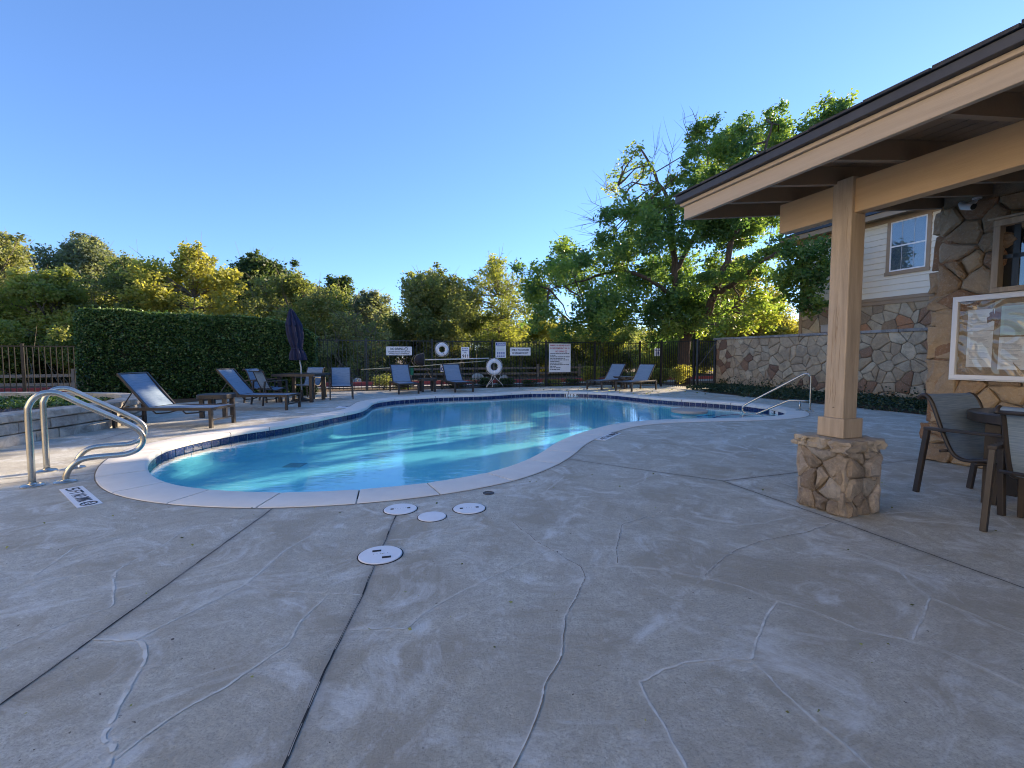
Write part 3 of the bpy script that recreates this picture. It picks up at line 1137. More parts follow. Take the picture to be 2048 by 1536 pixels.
# ------------------------------------------------------------------ ground beyond the deck
mb = MB()
a0, a1, b0, b1, S = -10.5, 12.8, -4.0, 16.6, 400
for (va, vb, ua, ub) in ((-S, S, b1, S), (-S, S, -S, b0), (-S, a0, b0, b1), (a1, S, b0, b1)):
    mb.add([uv(ua, va, -.012), uv(ua, vb, -.012), uv(ub, vb, -.012), uv(ub, va, -.012)], [(0, 1, 2, 3)])
tag(O("ground", mb, MAT['soil']), "brown leaf littered ground beyond the deck", kind='structure')
mb = MB()
mb.add([uv(18.1, -30, -.006), uv(18.1, 30, -.006), uv(19.5, 30, -.006), uv(19.5, -30, -.006)], [(0, 1, 2, 3)])
tag(O("path", mb, MAT['concrete']), "pale concrete path behind the black fence", kind='structure')
k = E("kerb", "red painted kerb along the path behind the fence", "kerb", uv(19.5, 0), BA)
for i in range(20):
    m2 = MB().box((-1.245, 0, -.05), (1.245, .15, .15))
    O("kerb_segment", m2, MAT['red_kerb'], k, loc=(-24 + i * 2.5, 0, 0), bevel=.02)
mb = MB()
mb.add([uv(19.66, -60, .10), uv(19.66, 60, .10), uv(60, 60, .35), uv(60, -60, .35)], [(0, 1, 2, 3)])
tag(O("verge", mb, MAT['soil']), "leaf covered verge behind the red kerb", kind='structure')

# ================================================================== POOL
pool = E("swimming_pool", "kidney shaped pool with blue water, navy tile band and pale coping", "swimming pool", (0, 0, 0))
WZ = -0.115


def ring_mesh(levels, cap=True):
    n = len(POOL[::3])
    vs, fs = [], []
    for d, z in levels:
        P = off(d)[::3]
        vs += [(p[0], p[1], z) for p in P]
    for i in range(len(levels) - 1):
        for k in range(n):
            k2 = (k + 1) % n
            fs.append((i * n + k, i * n + k2, (i + 1) * n + k2, (i + 1) * n + k))
    if cap:
        fs.append(tuple(range((len(levels) - 1) * n, len(levels) * n)))
    m = MB()
    m.add(vs, fs)
    return m


O("basin", ring_mesh([(0.03, -0.02), (0.03, -.22), (0.018, -.222), (0.018, -.36), (-.04, -.42), (-.14, -.46), (-.30, -.475)]), MAT['plaster'], pool)
O("grout_band", ring_mesh([(0.026, -0.03), (0.026, -.218)], False), MAT['grout'], pool)
# waterline tiles
d = np.linalg.norm(np.roll(POOL, -1, 0) - POOL, axis=1)
cum = np.concatenate([[0], np.cumsum(d)])
per = cum[-1]
tile_m = MB().box((-.0715, -.004, -.15), (.0715, .004, 0)).mesh("tile")
tile_m.materials.append(MAT['tile'])
nt = min(298, int(per / 0.1545))


def at_len(s, dd=0.0):
    s = s % per
    i = int(np.searchsorted(cum, s, side='right') - 1) % len(POOL)
    t = (s - cum[i]) / max(1e-9, cum[i + 1] - cum[i])
    j = (i + 1) % len(POOL)
    a, b = POOL[i] * (1 - t) + POOL[j] * t, NOUT[i] * (1 - t) + NOUT[j] * t
    return a + b / np.linalg.norm(b) * dd, TAN[i] * (1 - t) + TAN[j] * t


for i in range(nt):
    p, tg = at_len((i + .5) * per / nt, 0.02)
    o = bpy.data.objects.new("tile", tile_m)
    COL.objects.link(o)
    o.parent = pool
    o.location = (p[0], p[1], -.062)
    o.rotation_euler = (0, 0, math.atan2(tg[1], tg[0]))
# coping stones
npc = int(per / 0.66)
prof = [(-.015, -.058), (-.02, -.045), (-.02, -.016), (-.010, .000), (.012, .011), (COPW - .02, .011), (COPW - .004, .006), (COPW, -.002), (COPW, -.05)]
rngp = random.Random(3)
cuts = [(i + rngp.uniform(-.08, .08)) * per / npc for i in range(npc)]
for i in range(npc):
    s0, s1 = cuts[i] + .0065, (cuts[(i + 1) % npc] + (per if i == npc - 1 else 0)) - .0065
    ns = 9
    vv, ff = [], []
    m = len(prof)
    for k in range(ns + 1):
        s = s0 + (s1 - s0) * k / ns
        for dd, z in prof:
            p, tg = at_len(s, dd)
            # tip the outer edge of each joint a little, as hand-tooled joints are
            vv.append((p[0], p[1], z - (.004 if k in (0, ns) and z > 0 else 0)))
    for k in range(ns):
        for j in range(m - 1):
            ff.append((k * m + j, k * m + j + 1, (k + 1) * m + j + 1, (k + 1) * m + j))
    ff.append(tuple(range(m)))
    ff.append(tuple(reversed(range(ns * m, ns * m + m))))
    c = MB()
    c.add(vv, ff)
    O("coping_stone", c, MAT['coping'], pool, smooth=True, angle=35)
O("joint_bed", ring_mesh([(-.008, -.055), (-.008, -.006), (COPW - .01, -.006), (COPW - .01, -.04)], False), MAT['dark_hole'], pool)
# steps at the shallow end
C0 = G(1600, 823)
for Rr, z0, z1 in ((2.35, -.50, -.36), (1.75, -.50, -.28), (1.15, -.50, -.205)):
    n = 64
    poly = [(C0.x + Rr * math.cos(2 * math.pi * k / n), C0.y + Rr * math.sin(2 * math.pi * k / n)) for k in range(n)]
    O("step", MB().prism(poly, z0, z1), MAT['step_plaster'], pool)
    rm = MB()
    ring = [(C0.x + (Rr - .01) * math.cos(2 * math.pi * k / n), C0.y + (Rr - .01) * math.sin(2 * math.pi * k / n), z1 + .004) for k in range(n + 1)]
    rm.tube(ring, .014, 6)
    O("step_edge", rm, MAT['sign_blue'], pool)
# depth markers in the tile band
for (px, py, w, txt) in ((1145, 789.5, .60, "3 FT 6 IN"), (1547, 824, .30, "3")):
    q = G(px, py, -.09)
    i = int(np.argmin(np.linalg.norm(off(.012) - np.array(q.xy), axis=1)))
    p = off(.010)[i]
    a = math.atan2(TAN[i][1], TAN[i][0])
    r_ = O("depth_tile", MB().box((-w / 2, -.004, -.075), (w / 2, .004, .055)), MAT['sign_white'], pool, loc=(p[0], p[1], -.085), rz=a + math.pi)
    text_on(r_, txt, w * (.85 if len(txt) > 2 else .5), .085, (0, -.0055, -.008), MAT['sign_black'])
# drain on the floor, a dark square grate
dr = G(590, 930, -.47)
O("floor_drain", MB().box((dr.x - .13, dr.y - .13, -.48), (dr.x + .13, dr.y + .13, -.468)), MAT['grout'], pool)

w = MB()
P = off(0.016)[::3]
w.add([(p[0], p[1], WZ) for p in P], [tuple(range(len(P)))])
tag(O("pool_water", w, MAT['water']), "clear blue rippled water filling the pool", kind='structure')
# round table standing in the shallow end
c = G(1378.5, 819, -.03)
t = E("pool_table", "round grey concrete table standing in the shallow end of the pool", "pool table", (c.x, c.y, -.48))
O("table_top", MB().lathe([(.36, .375), (.40, .39), (.405, .43), (.39, .45), (.02, .455)], 40), MAT['concrete'], t, smooth=True, angle=40)
O("pedestal", MB().lathe([(.17, 0), (.16, .38)], 24), MAT['step_plaster'], t, smooth=True, angle=40)

# ================================================================== rails
RAIL = [(0, -.02), (0, .35), (0, .68), (.008, .74), (.035, .80), (.08, .842), (.14, .86), (.21, .846), (.28, .80), (.35, .75), (.54, .625), (.70, .515),
        (.76, .465), (.80, .41), (.812, .36), (.80, .30), (.765, .25), (.71, .222), (.64, .210), (.5, .213), (.40, .212), (.335, .198), (.285, .165), (.245, .11), (.225, .05), (.218, -.02)]


def escutcheon(parent, x, mat):
    O("escutcheon", MB().lathe([(.085, 0), (.085, .008), (.072, .018), (.038, .022), (.034, .03)], 28), mat, parent, smooth=True, angle=40, loc=(x, 0, 0))


hd = math.atan2(.61, .79)
for i, (x, y, lab) in enumerate(((-4.43, 4.19, "stainless steel grab rail nearest the depth marker, the front one of two"),
                                 (-4.85, 4.74, "stainless steel grab rail behind its twin, closer to the stone planter"))):
    g = E("grab_rail", lab, "grab rail", (x, y, 0), hd, "pair of steel grab rails")
    O("tube", MB().tube([(p.x, 0, p.y) for p in catmull([Vector(q) for q in RAIL], 3)], .0265, 14), MAT['steel'], g, smooth=True)
    escutcheon(g, 0, MAT['steel'])
    escutcheon(g, .218, MAT['steel'])
pa, pb = G(1619.6, 822.5), Vector((5.33, 10.66, 0))
sd = math.atan2(pb.y - pa.y, pb.x - pa.x)
sr = E("step_rail", "slanted stainless handrail over the pool steps by the ivy bed", "handrail", pa, sd)
PR = [(0, -.02), (0, .4), (0, .70), (.012, .76), (.05, .80), (.10, .81), (.16, .79), (.3, .70), (.7, .44), (1.1, .18), (1.24, .088), (1.30, .03), (1.315, -.03), (1.29, -.09),
      (1.22, -.125), (1.1, -.125), (.98, -.10), (.7, .055), (.46, .185), (.40, .21), (.33, .218), (0.02, .218)]
O("tube", MB().tube([(p.x, 0, p.y) for p in catmull([Vector(q) for q in PR], 3)], .022, 12), MAT['steel'], sr, smooth=True)
O("leg", MB().tube([(.19, 0, -.02), (.19, 0, .216)], .02, 12), MAT['steel'], sr, smooth=True)
escutcheon(sr, 0, MAT['steel'])
escutcheon(sr, .19, MAT['steel'])

# ================================================================== lids, drain cap, depth plates on the deck
for (px, py, wpx, holes, lab) in ((761, 1110.5, 87, 'big', "largest round white skimmer lid, alone nearest the bottom of the joint"),
                                  (801, 1019, 66, 'two', "round white skimmer lid with two dark slots set on the joint beside the coping"),
                                  (938.5, 1017.5, 65, 'two', "round white skimmer lid with two dark slots nearest the small dark drain cap"),
                                  (864, 1034, 57, None, "plain round white lid without slots between the two slotted lids")):
    c = G(px, py)
    r = wpx / 2 / FPX * c.y
    l = E("skimmer_cover", lab, "skimmer lid", c, 0.25, "white lids set in the deck")
    O("rim", MB().lathe([(r * 1.06, 0.0), (r * 1.06, .0025), (r * 1.005, .0025), (r * 1.005, .0)], 48), MAT['dark_hole'], l)
    O("plate", MB().lathe([(r, 0.0), (r, .005), (r * .97, .0075), (.01, .0085)], 48), MAT['lid'], l, smooth=True, angle=30)
    hs = []
    if holes == 'two':
        hs = [(-r * .5, 0, .012, .010), (r * .5, 0, .012, .010)]
    elif holes == 'big':
        hs = [(-r * .18, r * .38, .026, .011), (r * .28, -r * .42, .026, .011)]
    for (hx, hy, a, b) in hs:
        O("slot", MB().box((hx - a, hy - b, .008), (hx + a, hy + b, .0105)), MAT['dark_hole'], l)
    if holes:
        for k in range(5):
            O("screw", MB().lathe([(.004, .0075), (.003, .0102)], 8, (r * .16 * (k - 2), r * .04, 0)), MAT['grey_box'], l)
c = G(977, 986.5)
l = E("drain_cap", "small dark round deck drain cap next to the coping", "drain cap", c)
O("rim", MB().lathe([(.05, 0), (.05, .006), (.036, .009), (.034, .004), (.01, .003)], 32), MAT['drip_edge'], l, smooth=True, angle=40)
O("plug", MB().lathe([(.024, .002), (.022, .008), (.004, .0085)], 24), MAT['bronze'], l, smooth=True, angle=40)


def no_dive(parent, x, y, r, mat, z=.0052):
    t = MB().tube([(x + r * math.cos(a), y + r * math.sin(a), z) for a in np.linspace(0, 2 * math.pi, 25)], r * .10, 5)
    t.bar((x - r * .68, y + r * .68, z), (x + r * .68, y - r * .68, z), r * .16, .0012)
    t.bar((x - r * .45, y - r * .1, z), (x + r * .3, y + r * .35, z), r * .18, .001)
    t.bar((x - r * .5, y - r * .45, z), (x + r * .45, y - r * .45, z), r * .12, .001)
    O("no_diving_symbol", t, mat, parent)


def plate_marker(corners, txt, lab, sym=True):
    """corners: reading left-top, right-top, right-bottom, left-bottom"""
    q = [G(*c) for c in corners]
    c = sum(q, Vector((0, 0, 0))) / 4
    ex = ((q[1] - q[0]) + (q[2] - q[3])) / 2
    ey = ((q[0] - q[3]) + (q[1] - q[2])) / 2
    L, H = ex.length, ey.length
    r = E("depth_marker", lab, "depth marker", c, math.atan2(ex.y, ex.x))
    O("plate", MB().box((-L / 2, -H / 2, 0.0005), (L / 2, H / 2, .0045)), MAT['sign_white'], r)
    x = -L / 2 + L * .03
    for s, wd in txt:
        text_on(r, s, L * wd * .80, H * .60, (x + L * wd / 2, 0, .0055), MAT['sign_black'], (0, 0, 0), .008)
        x += L * wd
    if sym:
        no_dive(r, L * .5 - H * .46, H * .02, H * .33, MAT['sign_black'])
    return r


plate_marker([(164.5, 972.5), (206, 1006.4), (154, 1017), (118.4, 979.4)], [("5", .16), ("FT", .20), ("NO", .18), ("DIVING", .24)],
             "white depth plate reading 5 FT NO DIVING in front of the grab rails")
plate_marker([(1191.7, 879), (1224, 864.7), (1242, 867), (1209.7, 881.5)], [("4", .16), ("FT", .20), ("NO", .18), ("DIVING", .24)],
             "white depth plate reading 4 FT NO DIVING on the near side of the pool")
plate_marker([(702, 814), (694, 818), (684, 814.5), (691, 811)], [("4", .25), ("FT", .38)],
             "small white depth plate on the far deck by the patio table", False)

# ================================================================== POOL HOUSE (local x = v, local y = u)
ph = E("pool_house", "stone pool house with tan beam, fascia and dark shingle roof edge", "building", (0, 0, 0), BA)
VW, UE = 6.34, 3.42
SL_ = 0.13


def roof_z(x, base=2.43):
    return base + SL_ * (x - 2.9)


core = MB()
core.add([(VW, -6, 0), (12, -6, 0), (12, UE, 0), (VW, UE, 0), (VW, -6, roof_z(VW, 2.55)), (12, -6, roof_z(12, 2.55)), (12, UE, roof_z(12, 2.55)), (VW, UE, roof_z(VW, 2.55))],
         [(0, 3, 2, 1), (4, 5, 6, 7), (0, 1, 5, 4), (1, 2, 6, 5), (2, 3, 7, 6), (3, 0, 4, 7)])
O("wall", core, MAT['mortar_dark'], ph)


def px_on_wall(px, py, v0):
    p = PV(px, py, v0)
    u, v = to_uv(p)
    return u, p.z


wu0, wz1 = px_on_wall(2003, 452, VW - .1)
_, wz0 = px_on_wall(2008, 574, VW - .1)
WIN = (wu0 - 1.1, wu0, wz0, wz1)
bu0, bz1 = px_on_wall(1911, 597, VW - .07)
_, bz0 = px_on_wall(1909, 757, VW - .07)
BRD = (bu0 - 1.25, bu0, bz0, bz1)


def keep_wall(a, b):
    u = UE - a
    return not (WIN[0] - .02 < u < WIN[1] + .02 and WIN[2] - .04 < b < WIN[3] + .02)


stone_panel(ph, (VW, UE, 0), (0, -1, 0), (0, 0, 1), 4.6, 2.84, .185, .012, .05, MAT['stone_pool_house'], 11, keep_wall, 1.3, rough=.018)
stone_panel(ph, (9.2, UE, 0), (-1, 0, 0), (0, 0, 1), 2.86, 2.9, .36, .016, .045, MAT['stone_pool_house'], 12, None, 1.2)
# quoins wrapping the corner
rq = random.Random(8)
z = 0.0
while z < 2.75:
    h = rq.uniform(.16, .42)
    h = min(h, 2.82 - z)
    dx, dy = rq.uniform(.03, .075), rq.uniform(.035, .085)
    m = MB()
    W, Dp = rq.uniform(.10, .26), rq.uniform(.14, .24)
    m.box((VW - dx, UE - W, z + .008), (VW + Dp, UE + dy, z + h - .008))
    bm = bmesh.new()
    me = m.mesh("stone")
    bm.from_mesh(me)
    bmesh.ops.subdivide_edges(bm, edges=bm.edges[:], cuts=2, use_grid_fill=True)
    for v_ in bm.verts:
        v_.co += Vector((rq.uniform(-1, 1), rq.uniform(-1, 1), rq.uniform(-.6, .6))) * .020
    bm.to_mesh(me)
    bm.free()
    O("stone", me, MAT['stone_pool_house'], ph, bevel=.012)
    z += h
# window
O("window", MB().box((VW - .03, WIN[0], WIN[2]), (VW - .002, WIN[1], WIN[3])), MAT['dark_room'], ph)
wn_ = bpy.data.objects["window"]
fr = [((VW - .13, WIN[0] - .02, WIN[2] - .05), (VW - .01, WIN[1] + .05, WIN[2])), ((VW - .13, WIN[0] - .02, WIN[3]), (VW - .01, WIN[1] + .05, WIN[3] + .06)),
      ((VW - .125, WIN[1] - .005, WIN[2]), (VW - .01, WIN[1] + .05, WIN[3]))]
for lo, hi in fr:
    O("frame", MB().box(lo, hi), MAT['wood_tan'], wn_, bevel=.004)
O("drip_cap", MB().box((VW - .17, WIN[0] - .05, WIN[3] + .062), (VW - .01, WIN[1] + .08, WIN[3] + .08)), MAT['wood_tan'], wn_)
O("sash", MB().box((VW - .055, WIN[0], (WIN[2] + WIN[3]) / 2 - .02), (VW - .035, WIN[1], (WIN[2] + WIN[3]) / 2 + .02)), MAT['black_metal'], wn_)
O("sash", MB().box((VW - .055, WIN[1] - .13, WIN[2]), (VW - .035, WIN[1] - .08, WIN[3])), MAT['black_metal'], wn_)
O("pane", MB().box((VW - .045, WIN[0], WIN[2] + .002), (VW - .040, WIN[1] - .08, WIN[3] - .002)), MAT['glass'], wn_)
# roof
O("fascia", MB().box((2.862, -6, 2.43), (2.90, 3.51, 2.546)), MAT['fascia_tan'], ph, bevel=.004)
O("fascia_trim", MB().box((2.838, -6, 2.548), (2.90, 3.535, 2.576)), MAT['fascia_tan'], ph, bevel=.003)
O("drip_edge", MB().box((2.80, -6, 2.578), (2.90, 3.56, 2.634)), MAT['drip_edge'], ph, bevel=.004)
rs = random.Random(4)
shm = []
for k in range(4):
    m = MB()
    j = rs.uniform(0, .006)
    m.add([(0, .004, 0), (.34, .004, .045), (.34, .326, .045), (0, .326, 0), (0, .004, .012 + j), (.34, .004, .06), (.34, .326, .06), (0, .326, .012 + rs.uniform(0, .012))],
          [(0, 3, 2, 1), (4, 5, 6, 7), (0, 1, 5, 4), (1, 2, 6, 5), (2, 3, 7, 6), (3, 0, 4, 7)])
    me = m.mesh("shingle")
    me.materials.append(MAT['shingle'])
    shm.append(me)
for i in range(29):
    o = O("shingle", rs.choice(shm), None, ph, loc=(2.785 + rs.uniform(-.006, .006), 3.24 - i * .33, 2.636 + rs.uniform(0, .004)))
slab = MB()
slab.add([(2.905, -6, 2.595), (12.6, -6, roof_z(12.6, 2.595)), (12.6, 3.56, roof_z(12.6, 2.595)), (2.905, 3.56, 2.595),
          (2.905, -6, 2.645), (12.6, -6, roof_z(12.6, 2.645)), (12.6, 3.56, roof_z(12.6, 2.645)), (2.905, 3.56, 2.645)],
         [(0, 3, 2, 1), (4, 5, 6, 7), (0, 1, 5, 4), (1, 2, 6, 5), (2, 3, 7, 6), (3, 0, 4, 7)])
O("roof", slab, MAT['shingle'], ph)
for i in range(24):
    x0 = 2.905 + i * .145
    x1 = x0 + .138
    m = MB()
    m.add([(x0, -6, roof_z(x0, 2.562)), (x1, -6, roof_z(x1, 2.562)), (x1, 3.47, roof_z(x1, 2.562)), (x0, 3.47, roof_z(x0, 2.562)),
           (x0, -6, roof_z(x0, 2.59)), (x1, -6, roof_z(x1, 2.59)), (x1, 3.47, roof_z(x1, 2.59)), (x0, 3.47, roof_z(x0, 2.59))],
          [(0, 3, 2, 1), (4, 5, 6, 7), (0, 1, 5, 4), (1, 2, 6, 5), (2, 3, 7, 6), (3, 0, 4, 7)])
    O("roof_board", m, MAT['decking'], ph)
raf = MB()
raf.add([(2.902, -.022, 2.43), (6.6, -.022, roof_z(6.6)), (6.6, .022, roof_z(6.6)), (2.902, .022, 2.43),
         (2.902, -.022, 2.56), (6.6, -.022, roof_z(6.6, 2.56)), (6.6, .022, roof_z(6.6, 2.56)), (2.902, .022, 2.56)],
        [(0, 3, 2, 1), (4, 5, 6, 7), (0, 1, 5, 4), (1, 2, 6, 5), (2, 3, 7, 6), (3, 0, 4, 7)])
raf = raf.mesh("rafter")
for y in (3.485, 3.02, 2.62, 2.16, 1.58, 1.0, .4, -.2, -.8, -1.4, -2.0, -2.8, -3.6, -4.4):
    O("rafter", raf, MAT['rafter'], ph, loc=(0, y, 0))
O("beam", MB().box((3.560, -6, 2.268), (3.664, 3.12, 2.515)), MAT['beam_tan'], ph, bevel=.006)

# ------------------------------------------------------------------ porch column
pc = E("porch_column", "square tan timber post on a rough stone pedestal under the beam", "column", uv(2.552, 3.608), BA)
O("post", MB().box((-.076, -.076, .56), (.076, .076, 2.535)), MAT['wood_tan'], pc, bevel=.008)
rc = random.Random(21)
for k in range(9):                                     # drying checks in the timber: dark slits standing a hair proud
    face = rc.choice((0, 0, 1))
    a = rc.uniform(-.05, .05)
    z0 = rc.uniform(.8, 2.1)
    L = rc.uniform(.15, .5)
    pts = []
    for j in range(6):
        q = a + rc.uniform(-.006, .006)
        zz = z0 + L * j / 5
        pts.append((-.0763, q, zz) if face == 0 else (q, -.0763, zz))
    O("crack", MB().tube(pts, [.0004, .0012, .0016, .0014, .001, .0004], 4), MAT['rafter'], pc)
O("base_trim", MB().box((-.105, -.105, .572), (.105, .105, .722)), MAT['wood_tan'], pc, bevel=.006)
O("bolt", MB().lathe([(.007, 0), (.006, .004)], 8), MAT['dark_hole'], pc, loc=(-.077, .0, .80))
PH_ = .165
O("pedestal", MB().box((-PH_, -PH_, 0), (PH_, PH_, .50)), MAT['mortar_dark'], pc)
for k, (og, A) in enumerate((((-PH_, PH_, 0), (0, -1, 0)), ((-PH_, -PH_, 0), (1, 0, 0)), ((PH_, -PH_, 0), (0, 1, 0)), ((PH_, PH_, 0), (-1, 0, 0)))):
    stone_panel(pc, og, A, (0, 0, 1), 2 * PH_, .495, .165, .007, .048, MAT['stone_pedestal'], 40 + k, None, .7, rough=.022)
for sx, sy in ((-1, -1), (-1, 1), (1, -1)):
    zz = 0
    while zz < .48:
        h = min(rc.uniform(.14, .34), .495 - zz)
        m = MB().box((-.05, -.05, zz + .004), (.05, .05, zz + h - .004))
        me = m.mesh("stone")
        bm = bmesh.new()
        bm.from_mesh(me)
        bmesh.ops.subdivide_edges(bm, edges=bm.edges[:], cuts=2, use_grid_fill=True)
        for v_ in bm.verts:
            v_.co += Vector((rc.uniform(-1, 1), rc.uniform(-1, 1), 0)) * .011
        bm.to_mesh(me)
        bm.free()
        O("stone", me, MAT['stone_pedestal'], pc, loc=(sx * (PH_ - .022), sy * (PH_ - .022), 0), bevel=.01)
        zz += h
CW = .218
for (x0, x1, y0, y1) in ((-CW, -.02, -CW, -.06), (-CW, -.03, -.055, .10), (-CW, .02, .105, CW), (-.015, CW, -CW, -.02), (-.02, CW + .01, -.015, .10), (.025, CW, .105, CW)):
    m = MB().box((x0 + .004, y0 + .004, .488), (x1 - .004, y1 - .004, .572 + rc.uniform(-.006, 0)))
    me = m.mesh("cap_stone")
    bm = bmesh.new()
    bm.from_mesh(me)
    bmesh.ops.subdivide_edges(bm, edges=bm.edges[:], cuts=3, use_grid_fill=True)
    for v_ in bm.verts:
        edge = abs(v_.co.x) > CW - .02 or abs(v_.co.y) > CW - .02
        v_.co += Vector((rc.uniform(-1, 1), rc.uniform(-1, 1), rc.uniform(-.3, .3))) * (.022 if edge else .002)
    bm.to_mesh(me)
    bm.free()
    O("cap_stone", me, MAT['stone_cap'], pc, bevel=.008)

# ------------------------------------------------------------------ notice board, camera
nb = E("notice_board", "white framed notice board with papers behind wavy plastic on the stone wall", "notice board", uv((BRD[0] + BRD[1]) / 2, VW, BRD[2]), BA - R(90))
# local: x runs along -u ... facing -v is local -y
w2, hh = (BRD[1] - BRD[0]) / 2, BRD[3] - BRD[2]
FT = .045
O("backing", MB().box((-w2, -.06, 0), (w2, -.052, hh)), MAT['cork'], nb)
O("case", MB().box((-w2 + .01, -.0515, .01), (w2 - .01, 0.04, hh - .01)), MAT['white_frame'], nb)
for lo, hi in (((-w2, -.11, 0), (w2, -.062, FT)), ((-w2, -.11, hh - FT), (w2, -.062, hh)), ((-w2, -.108, FT), (-w2 + FT, -.062, hh - FT)), ((w2 - FT, -.108, FT), (w2, -.062, hh - FT))):
    O("frame", MB().box(lo, hi), MAT['white_frame'], nb, bevel=.004)
for lo, hi in (((-w2 - .012, -.09, -.012), (w2 + .012, -.061, 0)), ((-w2 - .012, -.09, hh), (w2 + .012, -.061, hh + .012)), ((-w2 - .012, -.089, 0), (-w2, -.061, hh)), ((w2, -.089, 0), (w2 + .012, -.061, hh))):
    O("outer_frame", MB().box(lo, hi), MAT['white_frame'], nb)
pn = MB()
npx = 24
for i in range(npx + 1):
    for j in range(13):
        x = -w2 + FT + (2 * w2 - 2 * FT) * i / npx
        z = FT + (hh - 2 * FT) * j / 12
        pn.v.append((x, -.085 + .004 * math.sin(x * 9 + z * 6) * math.sin(z * 8 + 1), z))
for i in range(npx):
    for j in range(12):
        pn.f.append((i * 13 + j, (i + 1) * 13 + j, (i + 1) * 13 + j + 1, i * 13 + j + 1))
O("pane", pn, MAT['acrylic'], nb, smooth=True)
rp = random.Random(2)
for (x0, x1, z0, z1, mt) in ((-w2 + .12, -w2 + .33, .13, .58 * hh, 'paper'), (-w2 + .115, -w2 + .335, .585 * hh, .84 * hh, 'paper'), (-w2 + .38, -w2 + .60, .11, .50 * hh, 'paper'), (-w2 + .385, -w2 + .62, .52 * hh, .86 * hh, 'paper_green'), (-w2 + .68, -w2 + .90, .2, .78 * hh, 'paper')):
    s = O("sheet", MB().box((x0, -.0635, z0), (x1, -.062, z1)), MAT[mt], nb)
    m = MB()
    z = z1 - .04
    while z > z0 + .03:
        if rp.random() < .85:
            m.box((x0 + .025, -.0642, z), (x1 - .025 - rp.uniform(0, .06), -.0637, z + .0045))
        z -= .0125
    O("print", m, MAT['grey_box'], s)
cp = PV(1932, 412, 6.12)
cu_, cv_ = to_uv(cp)
ck = E("security_camera", "small white bullet security camera under the soffit by the stone corner", "camera", cp, BA)
O("mount", MB().tube([(.05, 0, .03), (.16, 0, .06), (.18, 0, .10)], .014, 8), MAT['camera_white'], ck, smooth=True)
O("base", MB().lathe([(.04, .09), (.04, .105)], 16, (.18, 0, 0)), MAT['camera_white'], ck)
O("body", MB().tube([(.06, .07, .05), (.0, .02, .0), (-.02, -.07, -.03)], [.028, .036, .036], 18), MAT['camera_white'], ck, smooth=True, angle=40)
O("lens", MB().tube([(-.02, -.069, -.0296), (-.0215, -.078, -.0335)], .030, 18), MAT['dark_hole'], ck)

# ================================================================== GARDEN WALL AND IVY
gw = E("garden_wall", "tan and grey flagstone garden wall with a grey capping, behind the ivy", "wall", (0, 0, 0), BA)
VG, UG0, UG1, HG = 12.8, -1.0, 13.8, 1.79
O("core", MB().box((VG, UG0, -.05), (VG + .28, UG1, HG)), MAT['mortar'], gw)
stone_panel(gw, (VG, UG1, 0), (0, -1, 0), (0, 0, 1), 9.6, HG, .25, .013, .034, MAT['stone_garden'], 30, None, 1.15, rough=.02)
stone_panel(gw, (VG + .28, UG1, 0), (-1, 0, 0), (0, 0, 1), .28, HG, .28, .02, .03, MAT['stone_garden'], 31, None, 1.0)
rg = random.Random(6)
y = UG1 + .05
while y > UG0:
    L = rg.uniform(.75, 1.05)
    m = MB().box((VG - .07, y - L + .006, HG + .001), (VG + .35, y - .006, HG + .075 + rg.uniform(-.004, .004)))
    O("cap_stone", m, MAT['wall_cap'], gw, bevel=.012)
    y -= L
rn = np.random.default_rng(77)
N = 26000
u_ = rn.uniform(3.0, 13.75, N)
edge = 10.98 + .12 * np.sin(u_ * 1.7) + .08 * np.sin(u_ * 4.1) + np.clip((u_ - 12.6) * .55, 0, 2)
v_ = edge + (12.80 - edge) * rn.random(N) ** .9
hz = .05 + .13 * np.clip((v_ - edge) / .25, 0, 1) * (0.75 + .25 * np.sin(u_ * 3.1 + v_ * 5)) + rn.uniform(-.04, .05, N)
pos = np.stack([-SA * u_ + CA * v_, CA * u_ + SA * v_, np.clip(hz, .01, .4)], 1)
nc = 1100                                          # a few runners climbing the wall foot
cu = rn.choice(rn.uniform(3.5, 13.5, 16), nc) + rn.normal(0, .16, nc)
cz = .15 + np.abs(rn.normal(0, .13, nc))
pos = np.concatenate([pos, np.stack([-SA * cu + CA * 12.75, CA * cu + SA * 12.75, cz], 1)])
iv = O("ivy", leaves_mesh("ivy", pos, rn.uniform(.035, .065, len(pos)), rn, LEAF['ivy'], .75), None)
tag(iv, "dark green ivy ground cover along the foot of the stone wall", kind='stuff')
mb = MB()
mb.add([uv(2.5, 11.02, .02), uv(2.5, 12.8, .05), uv(13.7, 12.8, .05), uv(12.5, 11.05, .02)], [(0, 1, 2, 3)])
tag(O("ivy_bed", mb, MAT['soil']), "dark soil under the ivy", kind='structure')

